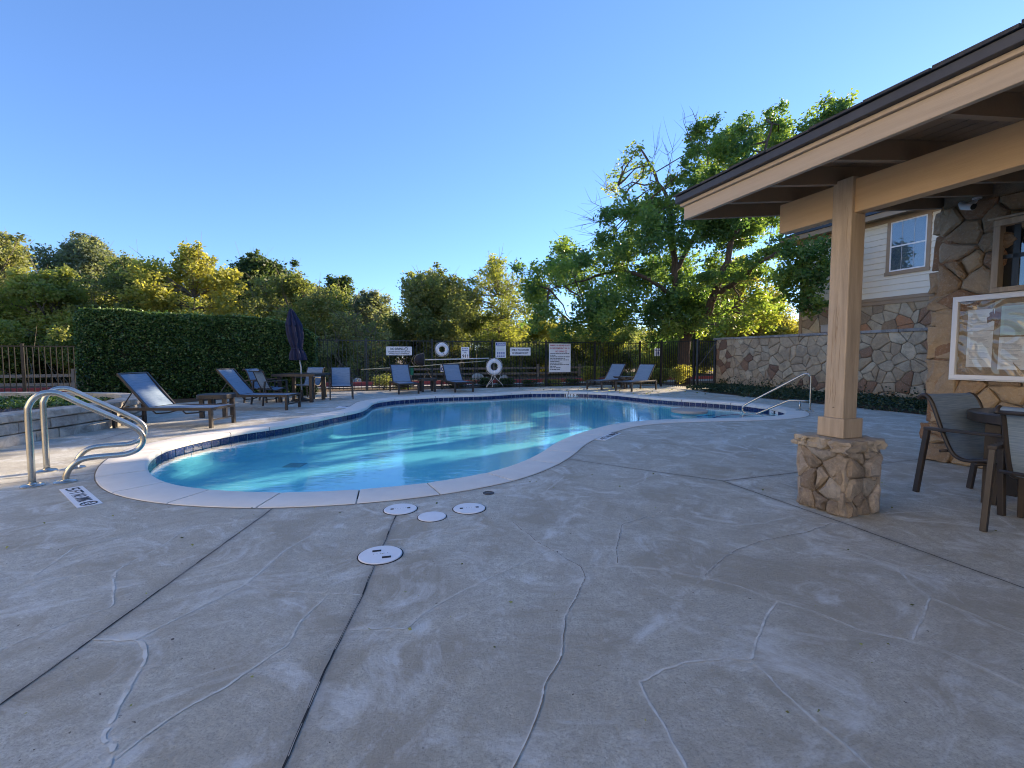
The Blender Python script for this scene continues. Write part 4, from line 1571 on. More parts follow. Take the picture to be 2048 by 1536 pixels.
# ================================================================== HOUSE BEYOND THE WALL (local x = v, y = u)
hs = E("house", "two storey cream sided house with stone ground floor beyond the garden wall", "house", (0, 0, 0), BA)
VH, UH = 16.0, 12.97
O("wall", MB().box((VH, -9, -.05), (VH + 13, UH, 5.49)), MAT['mortar'], hs)
stone_panel(hs, (VH, UH - .1, 0.9), (0, -1, 0), (0, 0, 1), 6.2, 1.93, .31, .012, .035, MAT['stone_house'], 50, None, 1.25)
O("corner_board", MB().box((VH - .035, UH - .095, 0), (VH + .1, UH + .03, 5.4)), MAT['trim'], hs)
O("belt_trim", MB().box((VH - .06, -9, 2.83), (VH - .001, UH + .04, 2.95)), MAT['trim'], hs)
O("belt_trim", MB().box((VH - .085, -9, 2.952), (VH - .001, UH + .06, 3.05)), MAT['trim'], hs)
zz = 3.052
sb = MB()
sb.add([(-.032, -9, 0), (-.012, -9, .183), (-.012, UH - .1, .183), (-.032, UH - .1, 0), (0, -9, 0), (0, -9, .183), (0, UH - .1, .183), (0, UH - .1, 0)],
       [(0, 1, 2, 3), (4, 7, 6, 5), (0, 4, 5, 1), (3, 2, 6, 7), (1, 5, 6, 2), (0, 3, 7, 4)])
sb = sb.mesh("siding_board")
while zz < 5.35:
    O("siding_board", sb, MAT['siding'], hs, loc=(VH, 0, zz))
    zz += .185
O("frieze_board", MB().box((VH - .05, -9, 5.36), (VH - .001, UH + .04, 5.50)), MAT['trim'], hs)
O("soffit", MB().box((VH - .5, -9.5, 5.50), (VH + 13.5, UH + .5, 5.53)), MAT['trim'], hs)
O("fascia", MB().box((VH - .55, -9.5, 5.44), (VH - .5, UH + .55, 5.60)), MAT['trim'], hs)
O("fascia", MB().box((VH - .5, UH + .5, 5.44), (VH + 13.5, UH + .55, 5.60)), MAT['trim'], hs)
rf = MB()
a, b, c_, d_ = (VH - .6, -9.6, 5.605), (VH + 13.6, -9.6, 5.605), (VH + 13.6, UH + .6, 5.605), (VH - .6, UH + .6, 5.605)
r1, r2 = (VH + 6.5, -4, 9.3), (VH + 6.5, UH - 6.5, 9.3)
rf.add([a, b, c_, d_, r1, r2], [(3, 2, 1, 0), (0, 1, 4), (1, 2, 5, 4), (2, 3, 5), (3, 0, 4, 5)])
O("roof", rf, MAT['shingle'], hs)


def hpt(px, py):
    p = PV(px, py, VH)
    return to_uv(p)[0], p.z


ua, za = hpt(1780, 545)
ub, zb = hpt(1853, 533)
zt = (za + zb) / 2 + 1.52
W0, W1, Z0, Z1 = ub, ua, (za + zb) / 2, zt
win = O("window", MB().box((VH - .036, W0, Z0), (VH - .033, W1, Z1)), MAT['blind'], hs)
for lo, hi in (((VH - .07, W0 - .11, Z0 - .11), (VH - .01, W1 + .13, Z0 - .002)), ((VH - .06, W0 - .10, Z1), (VH - .01, W1 + .10, Z1 + .11)),
               ((VH - .06, W0 - .10, Z0), (VH - .01, W0, Z1)), ((VH - .06, W1, Z0), (VH - .01, W1 + .10, Z1))):
    O("window_trim", MB().box(lo, hi), MAT['trim'], win)
zm = (Z0 + Z1) / 2
for lo, hi in (((VH - .055, W0, Z0), (VH - .012, W0 + .035, Z1)), ((VH - .055, W1 - .035, Z0), (VH - .012, W1, Z1)), ((VH - .054, W0 + .035, Z0), (VH - .012, W1 - .035, Z0 + .04)),
               ((VH - .054, W0 + .035, Z1 - .04), (VH - .012, W1 - .035, Z1)), ((VH - .054, W0 + .035, zm - .022), (VH - .012, W1 - .035, zm + .022))):
    O("sash", MB().box(lo, hi), MAT['white_frame'], win)
slm = MB()
z = Z0 + .05
while z < Z1 - .05:
    slm.box((VH - .0395, W0 + .036, z), (VH - .037, W1 - .036, z + .024))
    z += .032
tag(O("blind_slats", slm, MAT['blind'], win), kind='stuff')
O("pane", MB().box((VH - .045, W0 + .036, Z0 + .041), (VH - .042, W1 - .036, zm - .023)), MAT['glass'], win)
O("pane", MB().box((VH - .049, W0 + .036, zm + .023), (VH - .046, W1 - .036, Z1 - .041)), MAT['glass'], win)
for k in (1, 2):
    yy = W0 + (W1 - W0) * k / 3
    O("muntin", MB().box((VH - .0525, yy - .005, zm + .023), (VH - .0495, yy + .005, Z1 - .041)), MAT['blind'], win)
    O("muntin", MB().box((VH - .0485, yy - .005, Z0 + .041), (VH - .0455, yy + .005, zm - .023)), MAT['blind'], win)
bp = PV(1653, 657, VH - .05)
bxu = E("utility_box", "small grey utility box on the stone wall of the house", "utility box", (bp.x, bp.y, bp.z), BA)
O("case", MB().box((-.10, -.14, -.13), (.03, .14, .11)), MAT['grey_box'], bxu, bevel=.01)
O("cover", MB().box((-.12, -.15, .112), (.03, .15, .13)), MAT['grey_box'], bxu)

# unseen apartment block, added to bounce warm sunlight onto the shaded deck (local x = v, y = u)
ap = E("added_bounce_block", "unseen cream apartment block added to bounce sunlight into the shaded deck and porch", "building", (0, 0, 0), BA)
VA, A0, A1, AH = -11.5, -32.0, 7.5, 9.4
O("wall", MB().box((VA - 11, A0, -.05), (VA, A1, AH)), MAT['siding'], ap)
zz = 1.0
sb2 = MB()
sb2.add([(.032, A0, 0), (.012, A0, .36), (.012, A1, .36), (.032, A1, 0), (0, A0, 0), (0, A0, .36), (0, A1, .36), (0, A1, 0)],
        [(3, 2, 1, 0), (5, 6, 7, 4), (1, 5, 4, 0), (7, 6, 2, 3), (2, 6, 5, 1), (4, 7, 3, 0)])
sb2 = sb2.mesh("siding_board")
while zz < AH - .4:
    O("siding_board", sb2, MAT['siding'], ap, loc=(VA, 0, zz))
    zz += .365
O("base_course", MB().box((VA - .01, A0, -.05), (VA + .07, A1, .98)), MAT['mortar'], ap)
rf = MB()
rf.add([(VA - 11.8, A0 - .8, AH), (VA + .8, A0 - .8, AH), (VA + .8, A1 + .8, AH), (VA - 11.8, A1 + .8, AH), (VA - 5.5, A0 + 6, AH + 2.8), (VA - 5.5, A1 - 6, AH + 2.8)],
       [(3, 2, 1, 0), (0, 1, 4), (1, 2, 5, 4), (2, 3, 5), (3, 0, 4, 5)])
O("roof", rf, MAT['shingle'], ap)
for fl_ in range(3):
    for k_ in range(7):
        yy = A0 + 3 + k_ * 5.8
        z0 = 1.2 + fl_ * 2.9
        wq = O("window", MB().box((VA + .034, yy, z0), (VA + .05, yy + 1.1, z0 + 1.5)), MAT['blind'], ap)
        for lo, hi in (((VA + .033, yy - .1, z0 - .1), (VA + .075, yy + 1.2, z0)), ((VA + .033, yy - .1, z0 + 1.5), (VA + .075, yy + 1.2, z0 + 1.6)), ((VA + .033, yy - .1, z0), (VA + .075, yy, z0 + 1.5)), ((VA + .033, yy + 1.1, z0), (VA + .075, yy + 1.2, z0 + 1.5))):
            O("window_trim", MB().box(lo, hi), MAT['trim'], wq)

# ================================================================== FENCES (local x runs along the fence)
picket_m = {}


def fence(name, label, p0, p1, H, posts, spacing=.118, picket=.0145, cat="fence", skip=None):
    p0, p1 = Vector(p0), Vector(p1)
    d = p1 - p0
    L = d.length
    r = E(name, label, cat, p0, math.atan2(d.y, d.x))
    for z in (.09, H - .02):
        O("rail", MB().box((0, -.014, z), (L, .014, z + .03)), MAT['black_metal'], r)
    key = (H, picket)
    if key not in picket_m:
        m = MB().box((-picket / 2, -picket / 2, .045), (picket / 2, picket / 2, H - .021)).mesh("picket")
        m.materials.append(MAT['black_metal'])
        picket_m[key] = m
    n = int(L / spacing)
    for i in range(1, n):
        x = L * i / n
        if any(abs(x - q) < .045 for q in posts):
            continue
        o = bpy.data.objects.new("picket", picket_m[key])
        COL.objects.link(o)
        o.parent = r
        o.location = (x, 0, 0)
    for q in posts:
        m = MB().box((-.03, -.03, -.05), (.03, .03, H + .055)).box((-.036, -.036, H + .055), (.036, .036, H + .07))
        O("post", m, MAT['black_metal'], r, loc=(q, 0, 0))
    return r


UF = 16.65
fence("fence", "long black metal picket fence with the pool signs hanging on it", uv(UF, -5.5), uv(UF, 11.5), 1.74, [0.02, 1.44, 3.7, 5.96, 8.22, 10.48, 12.67, 14.83, 16.98])
fence("fence", "black picket fence to the left of the hedge, catching the sun", uv(UF, -14.5), uv(UF, -5.6), 1.48, [1.0, 3.4, 5.8, 7.35, 8.85], .13, .018)
fence("fence", "short black fence panel between the tree trunk and the gate", uv(16.60, 11.52), uv(13.38, 11.5), 1.74, [1.35, 3.2], .115)
gt = fence("gate", "narrow black gate with a diagonal brace against the stone wall end", uv(13.30, 11.56), uv(13.72, 12.74), 1.74, [0.0, 1.24], .118, cat="gate")
O("brace", MB().bar((.08, -.02, .85), (1.2, -.02, 1.65), .014, .014), MAT['rail_wood'], gt)


# ------------------------------------------------------------------ signs
def sign(name, label, pl, mat='sign_white', cat="sign", u0=UF - .03, rz=BA):
    """pl: (x0, y0, x1, y1) as seen; hung on the fence plane"""
    a, b = PU(pl[0], pl[1], u0), PU(pl[2], pl[3], u0)
    c = (a + b) / 2
    w = (Vector((b.x, b.y, 0)) - Vector((a.x, a.y, 0))).length
    h = abs(a.z - b.z)
    r = E(name, label, cat, c, rz)
    O("panel", MB().box((-w / 2, -.002, -h / 2), (w / 2, .002, h / 2)), MAT[mat], r)
    return r, w, h


TX = -.0035
s, w, h = sign("sign", "white NO DIVING sign hanging on the fence above a blue lounger", (772, 693, 824, 710.5))
text_on(s, "NO DIVING", w * .50, h * .30, (-w * .08, TX, h * .23), MAT['sign_black'])
text_on(s, "CHILDREN SHOULD NOT USE POOL", w * .86, h * .14, (0, TX, -h * .10), MAT['sign_black'])
text_on(s, "WITHOUT ADULT SUPERVISION", w * .78, h * .14, (0, TX, -h * .32), MAT['sign_black'])
sy = E("tmp", None, None)
bpy.data.objects.remove(sy)
m = MB().tube([(w * .27 + h * .17 * math.cos(a), TX, h * .23 + h * .17 * math.sin(a)) for a in np.linspace(0, 2 * math.pi, 21)], h * .022, 5)
m.bar((w * .27 - h * .12, TX, h * .35), (w * .27 + h * .12, TX, h * .11), h * .04, .002)
O("no_diving_symbol", m, MAT['sign_black'], s)
s, w, h = sign("sign", "small upright white sign reading IN CASE OF EMERGENCY CALL 911", (922, 694, 938.5, 718.5))
for tx, wd, hh_, z in (("IN CASE OF", .74, .08, .38), ("EMERGENCY", .78, .09, .22), ("CALL", .34, .08, .05), ("911", .72, .27, -.24)):
    text_on(s, tx, w * wd, h * hh_, (0, TX, h * z), MAT['sign_blue' if z > .1 else 'sign_black'])
s, w, h = sign("sign", "upright white sign headed WARNING on a dark band beside the lower life ring", (991, 684.5, 1012, 715.5))
O("band", MB().box((-w * .46, -.0032, h * .29), (w * .46, -.0021, h * .47)), MAT['sign_blue'], s)
text_on(s, "WARNING", w * .74, h * .12, (0, -.0042, h * .38), MAT['sign_white'])
for k, z in enumerate((.20, .11, .02, -.06)):
    m = MB()
    m.box((-w * .36, -.0034, h * z), (w * .36, -.0024, h * z + h * .028))
    O("print", m, MAT['paper_green'], s)
for k, z in enumerate((-.17, -.26, -.35, -.43)):
    m = MB()
    for q in range(4):
        m.box((-w * .38 + w * .2 * q, -.0034, h * z), (-w * .38 + w * .2 * q + w * .15, -.0024, h * z + h * .045))
    O("print", m, MAT['sign_blue'], s)
s, w, h = sign("sign", "white sign reading SWIM AT YOUR OWN RISK NO LIFEGUARD ON DUTY", (1020, 695, 1061, 711))
text_on(s, "SWIM AT YOUR OWN RISK", w * .84, h * .26, (0, TX, h * .20), MAT['sign_black'])
text_on(s, "NO LIFEGUARD ON DUTY", w * .78, h * .26, (0, TX, -h * .20), MAT['sign_black'])
s, w, h = sign("sign", "largest white pool rules sign with red heading on the fence", (1098, 687, 1141, 744))
for tx, wd, z in (("WARNING - NO LIFEGUARD ON DUTY", .90, .435), ("IN CASE OF EMERGENCY DIAL 911", .88, .335), ("NO DIVING", .40, .225)):
    text_on(s, tx, w * wd, h * .062, (0, TX, h * z), MAT['sign_red'])
m = MB().tube([(w * .28 + h * .035 * math.cos(a), TX, h * .225 + h * .035 * math.sin(a)) for a in np.linspace(0, 2 * math.pi, 17)], h * .006, 5)
m.bar((w * .28 - h * .025, TX, h * .25), (w * .28 + h * .025, TX, h * .20), h * .01, .002)
O("no_diving_symbol", m, MAT['sign_red'], s)
rl = random.Random(9)
for k, ln in enumerate((.86, .22, .90, .68, .83, .43, .52, .82, .23, .45, .40)):
    m = MB()
    x = -w * .44
    z = h * (.135 - .055 * k)
    while x < -w * .44 + w * ln:
        q = rl.uniform(.04, .10) * w
        m.box((x, -.0034, z), (x + q, -.0024, z + h * .026))
        x += q + w * .022
    tag(O("print", m, MAT['sign_black'], s), kind='stuff')
s, w, h = sign("sign", "small square white sign on the fence panel in front of the tree trunk", (1309, 696.5, 1324.5, 712), u0=15.6, rz=BA)
m = MB().box((-w * .38, -.0034, h * .16), (-w * .2, -.0024, h * .26)).box((-w * .14, -.0034, h * .16), (w * .36, -.0024, h * .26)).box((-w * .1, -.0034, -h * .3), (w * .08, -.0024, h * .02))
O("print", m, MAT['sign_blue'], s)
s, w, h = sign("sign", "small white sign with a blue mark half hidden by a lounger back", (881, 728, 891, 744))
O("symbol", MB().tube([(h * .18 * math.cos(a) - w * .1, TX, h * .18 * math.sin(a) - h * .12) for a in np.linspace(0, 2 * math.pi, 13)], h * .05, 5), MAT['sign_blue'], s)
a = PU(822, 743, 18.0)
gs = E("sign", "small green sign on a thin post beyond the fence", "sign", (a.x, a.y, 0), BA)
O("panel", MB().box((-.10, -.004, a.z - .14), (.10, .004, a.z + .14)), MAT['sign_green'], gs)
O("post", MB().box((-.012, .005, -.05), (.012, .03, a.z + .05)), MAT['pole_white'], gs)


# ------------------------------------------------------------------ life rings, poles, net
def life_ring(label, px, py, rpx, ropes):
    c = PU(px, py, UF - .10)
    r = rpx / FPX * c.y
    o = E("life_ring", label, "life ring", c, BA, "white life rings on the fence")
    R0, r0 = r * .74, r * .27
    m = MB()
    n, k = 40, 14
    m.add([((R0 + r0 * math.cos(b)) * math.cos(a), r0 * .8 * math.sin(b), (R0 + r0 * math.cos(b)) * math.sin(a)) for a in [2 * math.pi * i / n for i in range(n)] for b in [2 * math.pi * j / k for j in range(k)]],
          [(i * k + j, i * k + (j + 1) % k, ((i + 1) % n) * k + (j + 1) % k, ((i + 1) % n) * k + j) for i in range(n) for j in range(k)])
    O("ring", m, MAT['ring'], o, smooth=True)
    for q in range(4):
        a = q * math.pi / 2
        m = MB().tube([((R0 + r0 * 1.06 * math.cos(b)) * math.cos(a), r0 * .9 * math.sin(b), (R0 + r0 * 1.06 * math.cos(b)) * math.sin(a)) for b in np.linspace(0, 2 * math.pi, 15)], r * .05, 6)
        O("band", m, MAT['ring'], o, smooth=True)
    pts = []
    for i in range(49):
        a = 2 * math.pi * i / 48
        k_ = R0 + r0 * 1.08 + .03 * abs(math.sin(2 * a))
        pts.append((k_ * math.cos(a), .0, k_ * math.sin(a)))
    O("grab_line", MB().tube(pts, .007, 6), MAT['rope'], o, smooth=True)
    if ropes:
        for (x0, x1, z1, sw) in ((-.10, -.27, -c.z + .03, .05), (-.02, -.13, -c.z + .03, -.05), (.05, .27, -c.z + .05, -.08), (.15, .24, -c.z + .25, .05), (-.06, -.20, -c.z + .02, .10)):
            pp = [(x0 + (x1 - x0) * t + sw * math.sin(t * 5), -.03 * math.sin(t * 3), -r * .75 + (z1 + r * .75) * t) for t in np.linspace(0, 1, 9)]
            O("rope", MB().tube(pp, .010, 6), MAT['rope'], o, smooth=True)
    else:
        O("rope", MB().tube([(.03, -.05, -r * .45), (.07, -.07, -r * .8), (.10, -.04, -r * 1.1), (.06, -.03, -r * 1.0)], .007, 6), MAT['sign_black'], o)
    return o


life_ring("upper white life ring hung high on the fence left of the 911 sign", 884, 699, 13.2, False)
life_ring("lower white life ring with loose ropes trailing to the deck", 988.5, 733.5, 16, True)
a, b = PU(850, 719.5, UF - .11), PU(978, 716.5, UF - .13)
ps = E("skimmer_net", "dark leaf net on a long white pole hung along the fence", "pool net", a)
d_ = b - a
O("pole", MB().tube([(0, 0, 0), d_ * .5 + Vector((0, 0, -.004)), d_], .021, 10), MAT['pole_white'], ps, smooth=True)
ax = d_.normalized()
nm = MB()
hoop = []
for i in range(25):
    t = math.pi * i / 24
    hoop.append(Vector((0, 0, .0)) - ax * (.03 + .34 * math.sin(t)) * 1.0 + Vector((0, -.02, .235 * math.cos(t))))
O("hoop", MB().tube(hoop + [hoop[0]], .012, 7), MAT['rail_wood'], ps, smooth=True)
vs_ = [h_ for h_ in hoop]
ctr = -ax * .2 + Vector((0, -.10, -.0))
bag = MB()
n = len(hoop)
bag.add([tuple(p) for p in hoop] + [tuple(p * .75 + ctr * .25 + Vector((0, -.07, -.02))) for p in hoop] + [tuple(p * .3 + ctr * .7 + Vector((0, -.12, -.03))) for p in hoop],
        [(i, i + 1, n + i + 1, n + i) for i in range(n - 1)] + [(n - 1, 0, n, 2 * n - 1)] + [(n + i, n + i + 1, 2 * n + i + 1, 2 * n + i) for i in range(n - 1)] + [(2 * n - 1, n, 2 * n, 3 * n - 1)] + [tuple(range(2 * n, 3 * n))])
O("net_bag", bag, MAT['net'], ps, smooth=True)
O("second_hoop", MB().tube([p + ax * (-.10) + Vector((0, .04, -.02)) for p in hoop], .009, 6), MAT['rail_wood'], ps, smooth=True)
a, b = PU(722, 739, UF - .16), PU(977, 721.5, UF - .16)
p2 = E("rescue_pole", "thin yellowed rescue pole slanting along the fence under the net pole", "pole", a)
d_ = b - a
O("shaft", MB().tube([(0, 0, 0), d_ * .5 + Vector((0, 0, -.02)), d_], .016, 10), MAT['pole_yellow'], p2, smooth=True)
O("grip", MB().tube([d_ * .97, d_ * 1.0], .02, 10), MAT['sign_black'], p2)

# ================================================================== FURNITURE
SLM, BRZ = MAT['sling'], MAT['bronze']


def make_lounger(label):
    t = E("sun_lounger", label, "sun lounger", (0, 0, 0), 0, "blue sling sun loungers round the pool")
    W = .31
    ang = R(50)
    hx, hz = -.24, .335
    # local +x is the foot end
    sl = MB()
    sl.sheet([(hx - .02, hz - .002), (.1, hz - .012), (.5, hz - .012), (.815, hz + .002)], 2 * W - .05, .006)
    O("seat_sling", sl, SLM, t)
    sl = MB()
    bx, bz = hx - .74 * math.cos(ang), hz + .74 * math.sin(ang)
    sl.sheet([(hx - .74 * k * math.cos(ang) - .012 * math.sin(k * math.pi), hz + .74 * k * math.sin(ang) - .012 * math.sin(k * math.pi)) for k in (0.02, .25, .5, .75, 1.0)], 2 * W - .05, .006)
    O("back_sling", sl, SLM, t)
    for s in (-1, 1):
        O("side_rail", MB().box((-.84, s * W - .02, .292), (.835, s * W + .02, .342)), BRZ, t, bevel=.004)
        O("back_rail", MB().bar((hx, s * (W - .005), hz), (bx, s * (W - .005), bz), .03, .034), BRZ, t)
        O("back_support", MB().tube([(hx - .42 * math.cos(ang), s * (W - .06), hz + .42 * math.sin(ang) - .03), (hx - .50, s * (W - .06), .30)], .010, 6), BRZ, t)
    O("foot_bar", MB().box((.815, -W + .021, .300), (.838, W - .021, .340)), BRZ, t)
    O("head_bar", MB().tube([(bx, -W, bz), (bx, W, bz)], .016, 8), BRZ, t)
    for x in (-.80, .805):
        for s in (-1, 1):
            O("leg", MB().box((x - .025, s * W - .026, 0), (x + .027, s * W + .026, .292)), BRZ, t, bevel=.004)
        O("stretcher", MB().box((x - .011, -W + .027, .115), (x + .013, W - .027, .14)), BRZ, t)
    for x0 in (-.15, .35):
        O("sling_strut", MB().tube([(x0 - .02, -W + .02, .285), (x0 + .0, -W + .06, .235), (x0 + .02, 0, .22), (x0 + .0, W - .06, .235), (x0 - .02, W - .02, .285)], .012, 7), BRZ, t, smooth=True)
    return t


def make_table(label):
    t = E("side_table", label, "side table", (0, 0, 0), 0, "low bronze side tables between loungers")
    n = 40
    poly = []
    for k in range(n):
        a = 2 * math.pi * k / n
        c_, s_ = math.cos(a), math.sin(a)
        r = .30 / (abs(c_) ** 5 + abs(s_) ** 5) ** .2
        poly.append((r * c_, r * s_))
    O("table_top", MB().prism(poly, .37, .45), BRZ, t, bevel=.006)
    for sx in (-1, 1):
        for sy in (-1, 1):
            O("leg", MB().box((sx * .20 - .035, sy * .20 - .035, 0), (sx * .20 + .035, sy * .20 + .035, .372)), BRZ, t)
    return t


CH_PROF = [(-.385, .825), (-.375, .85), (-.345, .865), (-.31, .85), (-.275, .80), (-.235, .70), (-.185, .57), (-.13, .45), (-.085, .385), (-.03, .36), (.04, .36), (.14, .385), (.23, .405), (.27, .40), (.29, .375)]


def make_chair(label):
    t = E("patio_chair", label, "chair", (0, 0, 0), 0, "sling patio chairs with bronze frames")
    W = .26
    P = catmull([Vector(p) for p in CH_PROF], 2)
    O("sling", MB().sheet([(p.x, p.y) for p in P], 2 * W - .03, .005), SLM, t, smooth=True, angle=50)
    for s in (-1, 1):
        O("side_rail", MB().tube([(p.x, s * (W - .008), p.y - .004) for p in P], .0155, 8), BRZ, t, smooth=True)
        A = W + .035
        O("armrest", MB().bar((-.285, s * A, .575), (.27, s * A, .60), .05, .026), BRZ, t, bevel=.005)
        O("leg", MB().bar((.255, s * A, .587), (.285, s * A, 0), .034, .04, (1, 0, 0)), BRZ, t, bevel=.004)
        O("leg", MB().bar((-.268, s * A, .563), (-.335, s * A, 0), .034, .04, (1, 0, 0)), BRZ, t, bevel=.004)
        O("arm_bracket", MB().bar((-.17, s * (W - .01), .56), (-.17, s * A, .568), .03, .02), BRZ, t)
    O("top_bar", MB().tube([(-.382, -W, .83), (-.382, W, .83)], .014, 8), BRZ, t, smooth=True)
    O("stretcher", MB().tube([(.10, -W - .03, .345), (.10, W + .03, .345)], .013, 8), BRZ, t, smooth=True)
    O("stretcher", MB().tube([(-.16, -W - .03, .40), (-.16, W + .03, .40)], .013, 8), BRZ, t, smooth=True)
    return t


LOUNGERS = [((-5.82, 7.93), 0.0, "blue sling lounger nearest the stone planter, closest to the grab rails"),
            ((-5.80, 10.46), 0.0, "blue sling lounger against the hedge beside the patio table"),
            ((-3.59, 15.23), math.atan2(-.91, .41), "blue sling lounger under the NO DIVING sign"),
            ((-1.92, 15.98), math.atan2(-.91, .41), "blue sling lounger under the 911 sign, left of the lower life ring"),
            ((3.50, 16.85), math.atan2(-.69, -.72), "blue sling lounger right of the large rules sign, left one of its pair"),
            ((4.38, 16.18), math.atan2(-.69, -.72), "blue sling lounger nearest the gate, in front of the small square sign")]
proto = make_lounger(LOUNGERS[0][2])
for i, (p, rz, lab) in enumerate(LOUNGERS):
    o = proto if i == 0 else copy_tree(proto)
    o.location = (*p, 0)
    o.rotation_euler = (0, 0, rz)
    o['label'] = lab
TABLES = [((-5.86, 9.12), .22, "low bronze side table between the two loungers by the hedge"),
          ((-2.86, 15.55), .40, "low bronze side table between the loungers below the signs"),
          ((4.12, 17.05), .75, "low bronze side table between the two loungers by the gate")]
proto = make_table(TABLES[0][2])
for i, (p, rz, lab) in enumerate(TABLES):
    o = proto if i == 0 else copy_tree(proto)
    o.location = (*p, 0)
    o.rotation_euler = (0, 0, rz)
    o['label'] = lab
CHAIRS = [((-6.52, 12.05), math.atan2(-.12, 1), "leftmost patio chair at the umbrella table, its side against the hedge"),
          ((-6.02, 11.45), math.atan2(.80, .60), "patio chair with its pale back to the pool at the umbrella table"),
          ((-5.78, 13.15), math.atan2(-1, -.15), "patio chair behind the umbrella table facing the pool"),
          ((-4.80, 12.92), math.atan2(-.93, .36), "patio chair right of the umbrella table, facing the pool, fully in view"),
          ((3.93, 3.74), math.atan2(-.98, .18), "dark patio chair on the porch against the stone wall"),
          ((3.66, 2.97), math.atan2(.44, .90), "patio chair cut off by the right edge, nearest the camera on the porch")]
proto = make_chair(CHAIRS[0][2])
for i, (p, rz, lab) in enumerate(CHAIRS):
    o = proto if i == 0 else copy_tree(proto)
    o.location = (*p, 0)
    o.rotation_euler = (0, 0, rz)
    o['label'] = lab
# patio table with umbrella
pt = E("patio_table", "square bronze patio table with the closed navy umbrella through it", "table", (-5.60, 12.27, 0), 0.02)
for k in range(7):
    y0 = -.53 + k * .1525
    O("slat", MB().box((-.53, y0, .71), (.53, y0 + .146, .735)), BRZ, pt)
for lo, hi in (((-.53, -.545, .675), (.53, -.532, .737)), ((-.53, .539, .675), (.53, .552, .737)), ((-.545, -.545, .675), (-.531, .552, .737)), ((.531, -.545, .675), (.545, .552, .737))):
    O("apron", MB().box(lo, hi), BRZ, pt)
for sx in (-1, 1):
    for sy in (-1, 1):
        O("leg", MB().box((sx * .40 - .04, sy * .40 - .04, 0), (sx * .40 + .04, sy * .40 + .04, .71)), BRZ, pt)
um = E("umbrella", "closed navy blue patio umbrella leaning over the table", "umbrella", (-5.62, 12.27, 0))
O("base", MB().lathe([(.26, 0), (.26, .03), (.10, .07), (.04, .10), (.035, .3)], 28), BRZ, um, smooth=True, angle=40)
lean = Vector((-.135, .0, 1)).normalized()
O("pole", MB().tube([(0, 0, .05), (0, 0, .9), lean * 1.6 + Vector((.10, 0, 0)), lean * 2.42 + Vector((.10, 0, 0))], .02, 10), MAT['grey_box'], um, smooth=True)


def canopy(levels, seed, n=48, fold=8):
    r_ = random.Random(seed)
    ph_ = r_.random() * 6
    vs, fs = [], []
    for (s, r) in levels:
        c = lean * s + Vector((.10, 0, 0))
        for k in range(n):
            a = 2 * math.pi * k / n
            q = r * (1 + .30 * math.cos(fold * a + ph_ + s * .8) + .10 * math.cos(3 * a + s * 2))
            vs.append(c + Vector((q * math.cos(a), q * math.sin(a), 0)))
    m = len(levels)
    for i in range(m - 1):
        for k in range(n):
            k2 = (k + 1) % n
            fs.append((i * n + k, i * n + k2, (i + 1) * n + k2, (i + 1) * n + k))
    fs.append(tuple(range((m - 1) * n, m * n)))
    b = MB()
    b.add(vs, fs)
    return b


O("canopy", canopy([(1.10, .17), (1.16, .175), (1.28, .155), (1.38, .115), (1.42, .105), (1.48, .12), (1.6, .14), (1.8, .165), (2.0, .16), (2.12, .14), (2.2, .11)], 1), MAT['umbrella'], um, smooth=True)
O("vent_cap", canopy([(2.02, .17), (2.10, .15), (2.25, .105), (2.38, .065), (2.45, .03), (2.47, .008)], 2), MAT['umbrella'], um, smooth=True)
O("tie", MB().tube([lean * 1.40 + Vector((.10 + .12 * math.cos(a), .12 * math.sin(a), 0)) for a in np.linspace(0, 2 * math.pi, 25)], .014, 6), MAT['umbrella'], um)
# porch table
tb = E("porch_table", "round dark bronze table on the porch between the two chairs", "table", (4.22, 3.60, 0), .5)
O("table_top", MB().lathe([(.43, .66), (.455, .67), (.455, .735), (.445, .745), (.05, .746)], 56), BRZ, tb, smooth=True, angle=40)
for k in range(5):
    O("slot", MB().box((-.26 + .13 * k - .006, -.27, .7462), (-.26 + .13 * k + .006, .27, .7475)), MAT['dark_hole'], tb)
for k in range(4):
    a = math.pi / 4 + k * math.pi / 2
    O("leg", MB().box((.33 * math.cos(a) - .045, .33 * math.sin(a) - .045, 0), (.33 * math.cos(a) + .045, .33 * math.sin(a) + .045, .66)), BRZ, tb)

# ================================================================== STONE PLANTER
pw = E("planter_wall", "curved low limestone planter wall with block courses and capping", "planter", (0, 0, 0))
PCRV = catmull([Vector((x, y, 0)) for x, y in ((-6.62, 1.0), (-6.64, 3.0), (-6.66, 5.0), (-6.67, 6.4), (-6.68, 7.3), (-6.74, 7.9), (-6.98, 8.6), (-7.42, 9.2), (-8.0, 9.62), (-8.8, 9.86), (-10.0, 9.95), (-11.4, 9.95))], 10)
pc_ = np.array([(p.x, p.y) for p in PCRV])
pd = np.concatenate([[0], np.cumsum(np.linalg.norm(np.diff(pc_, axis=0), axis=1))])


def on_curve(s, dd):
    x, y = np.interp(s, pd, pc_[:, 0]), np.interp(s, pd, pc_[:, 1])
    e = .05
    tx, ty = np.interp(s + e, pd, pc_[:, 0]) - np.interp(s - e, pd, pc_[:, 0]), np.interp(s + e, pd, pc_[:, 1]) - np.interp(s - e, pd, pc_[:, 1])
    L = math.hypot(tx, ty)
    # outward is to the right of travel (towards the pool)
    return x + ty / L * dd, y - tx / L * dd


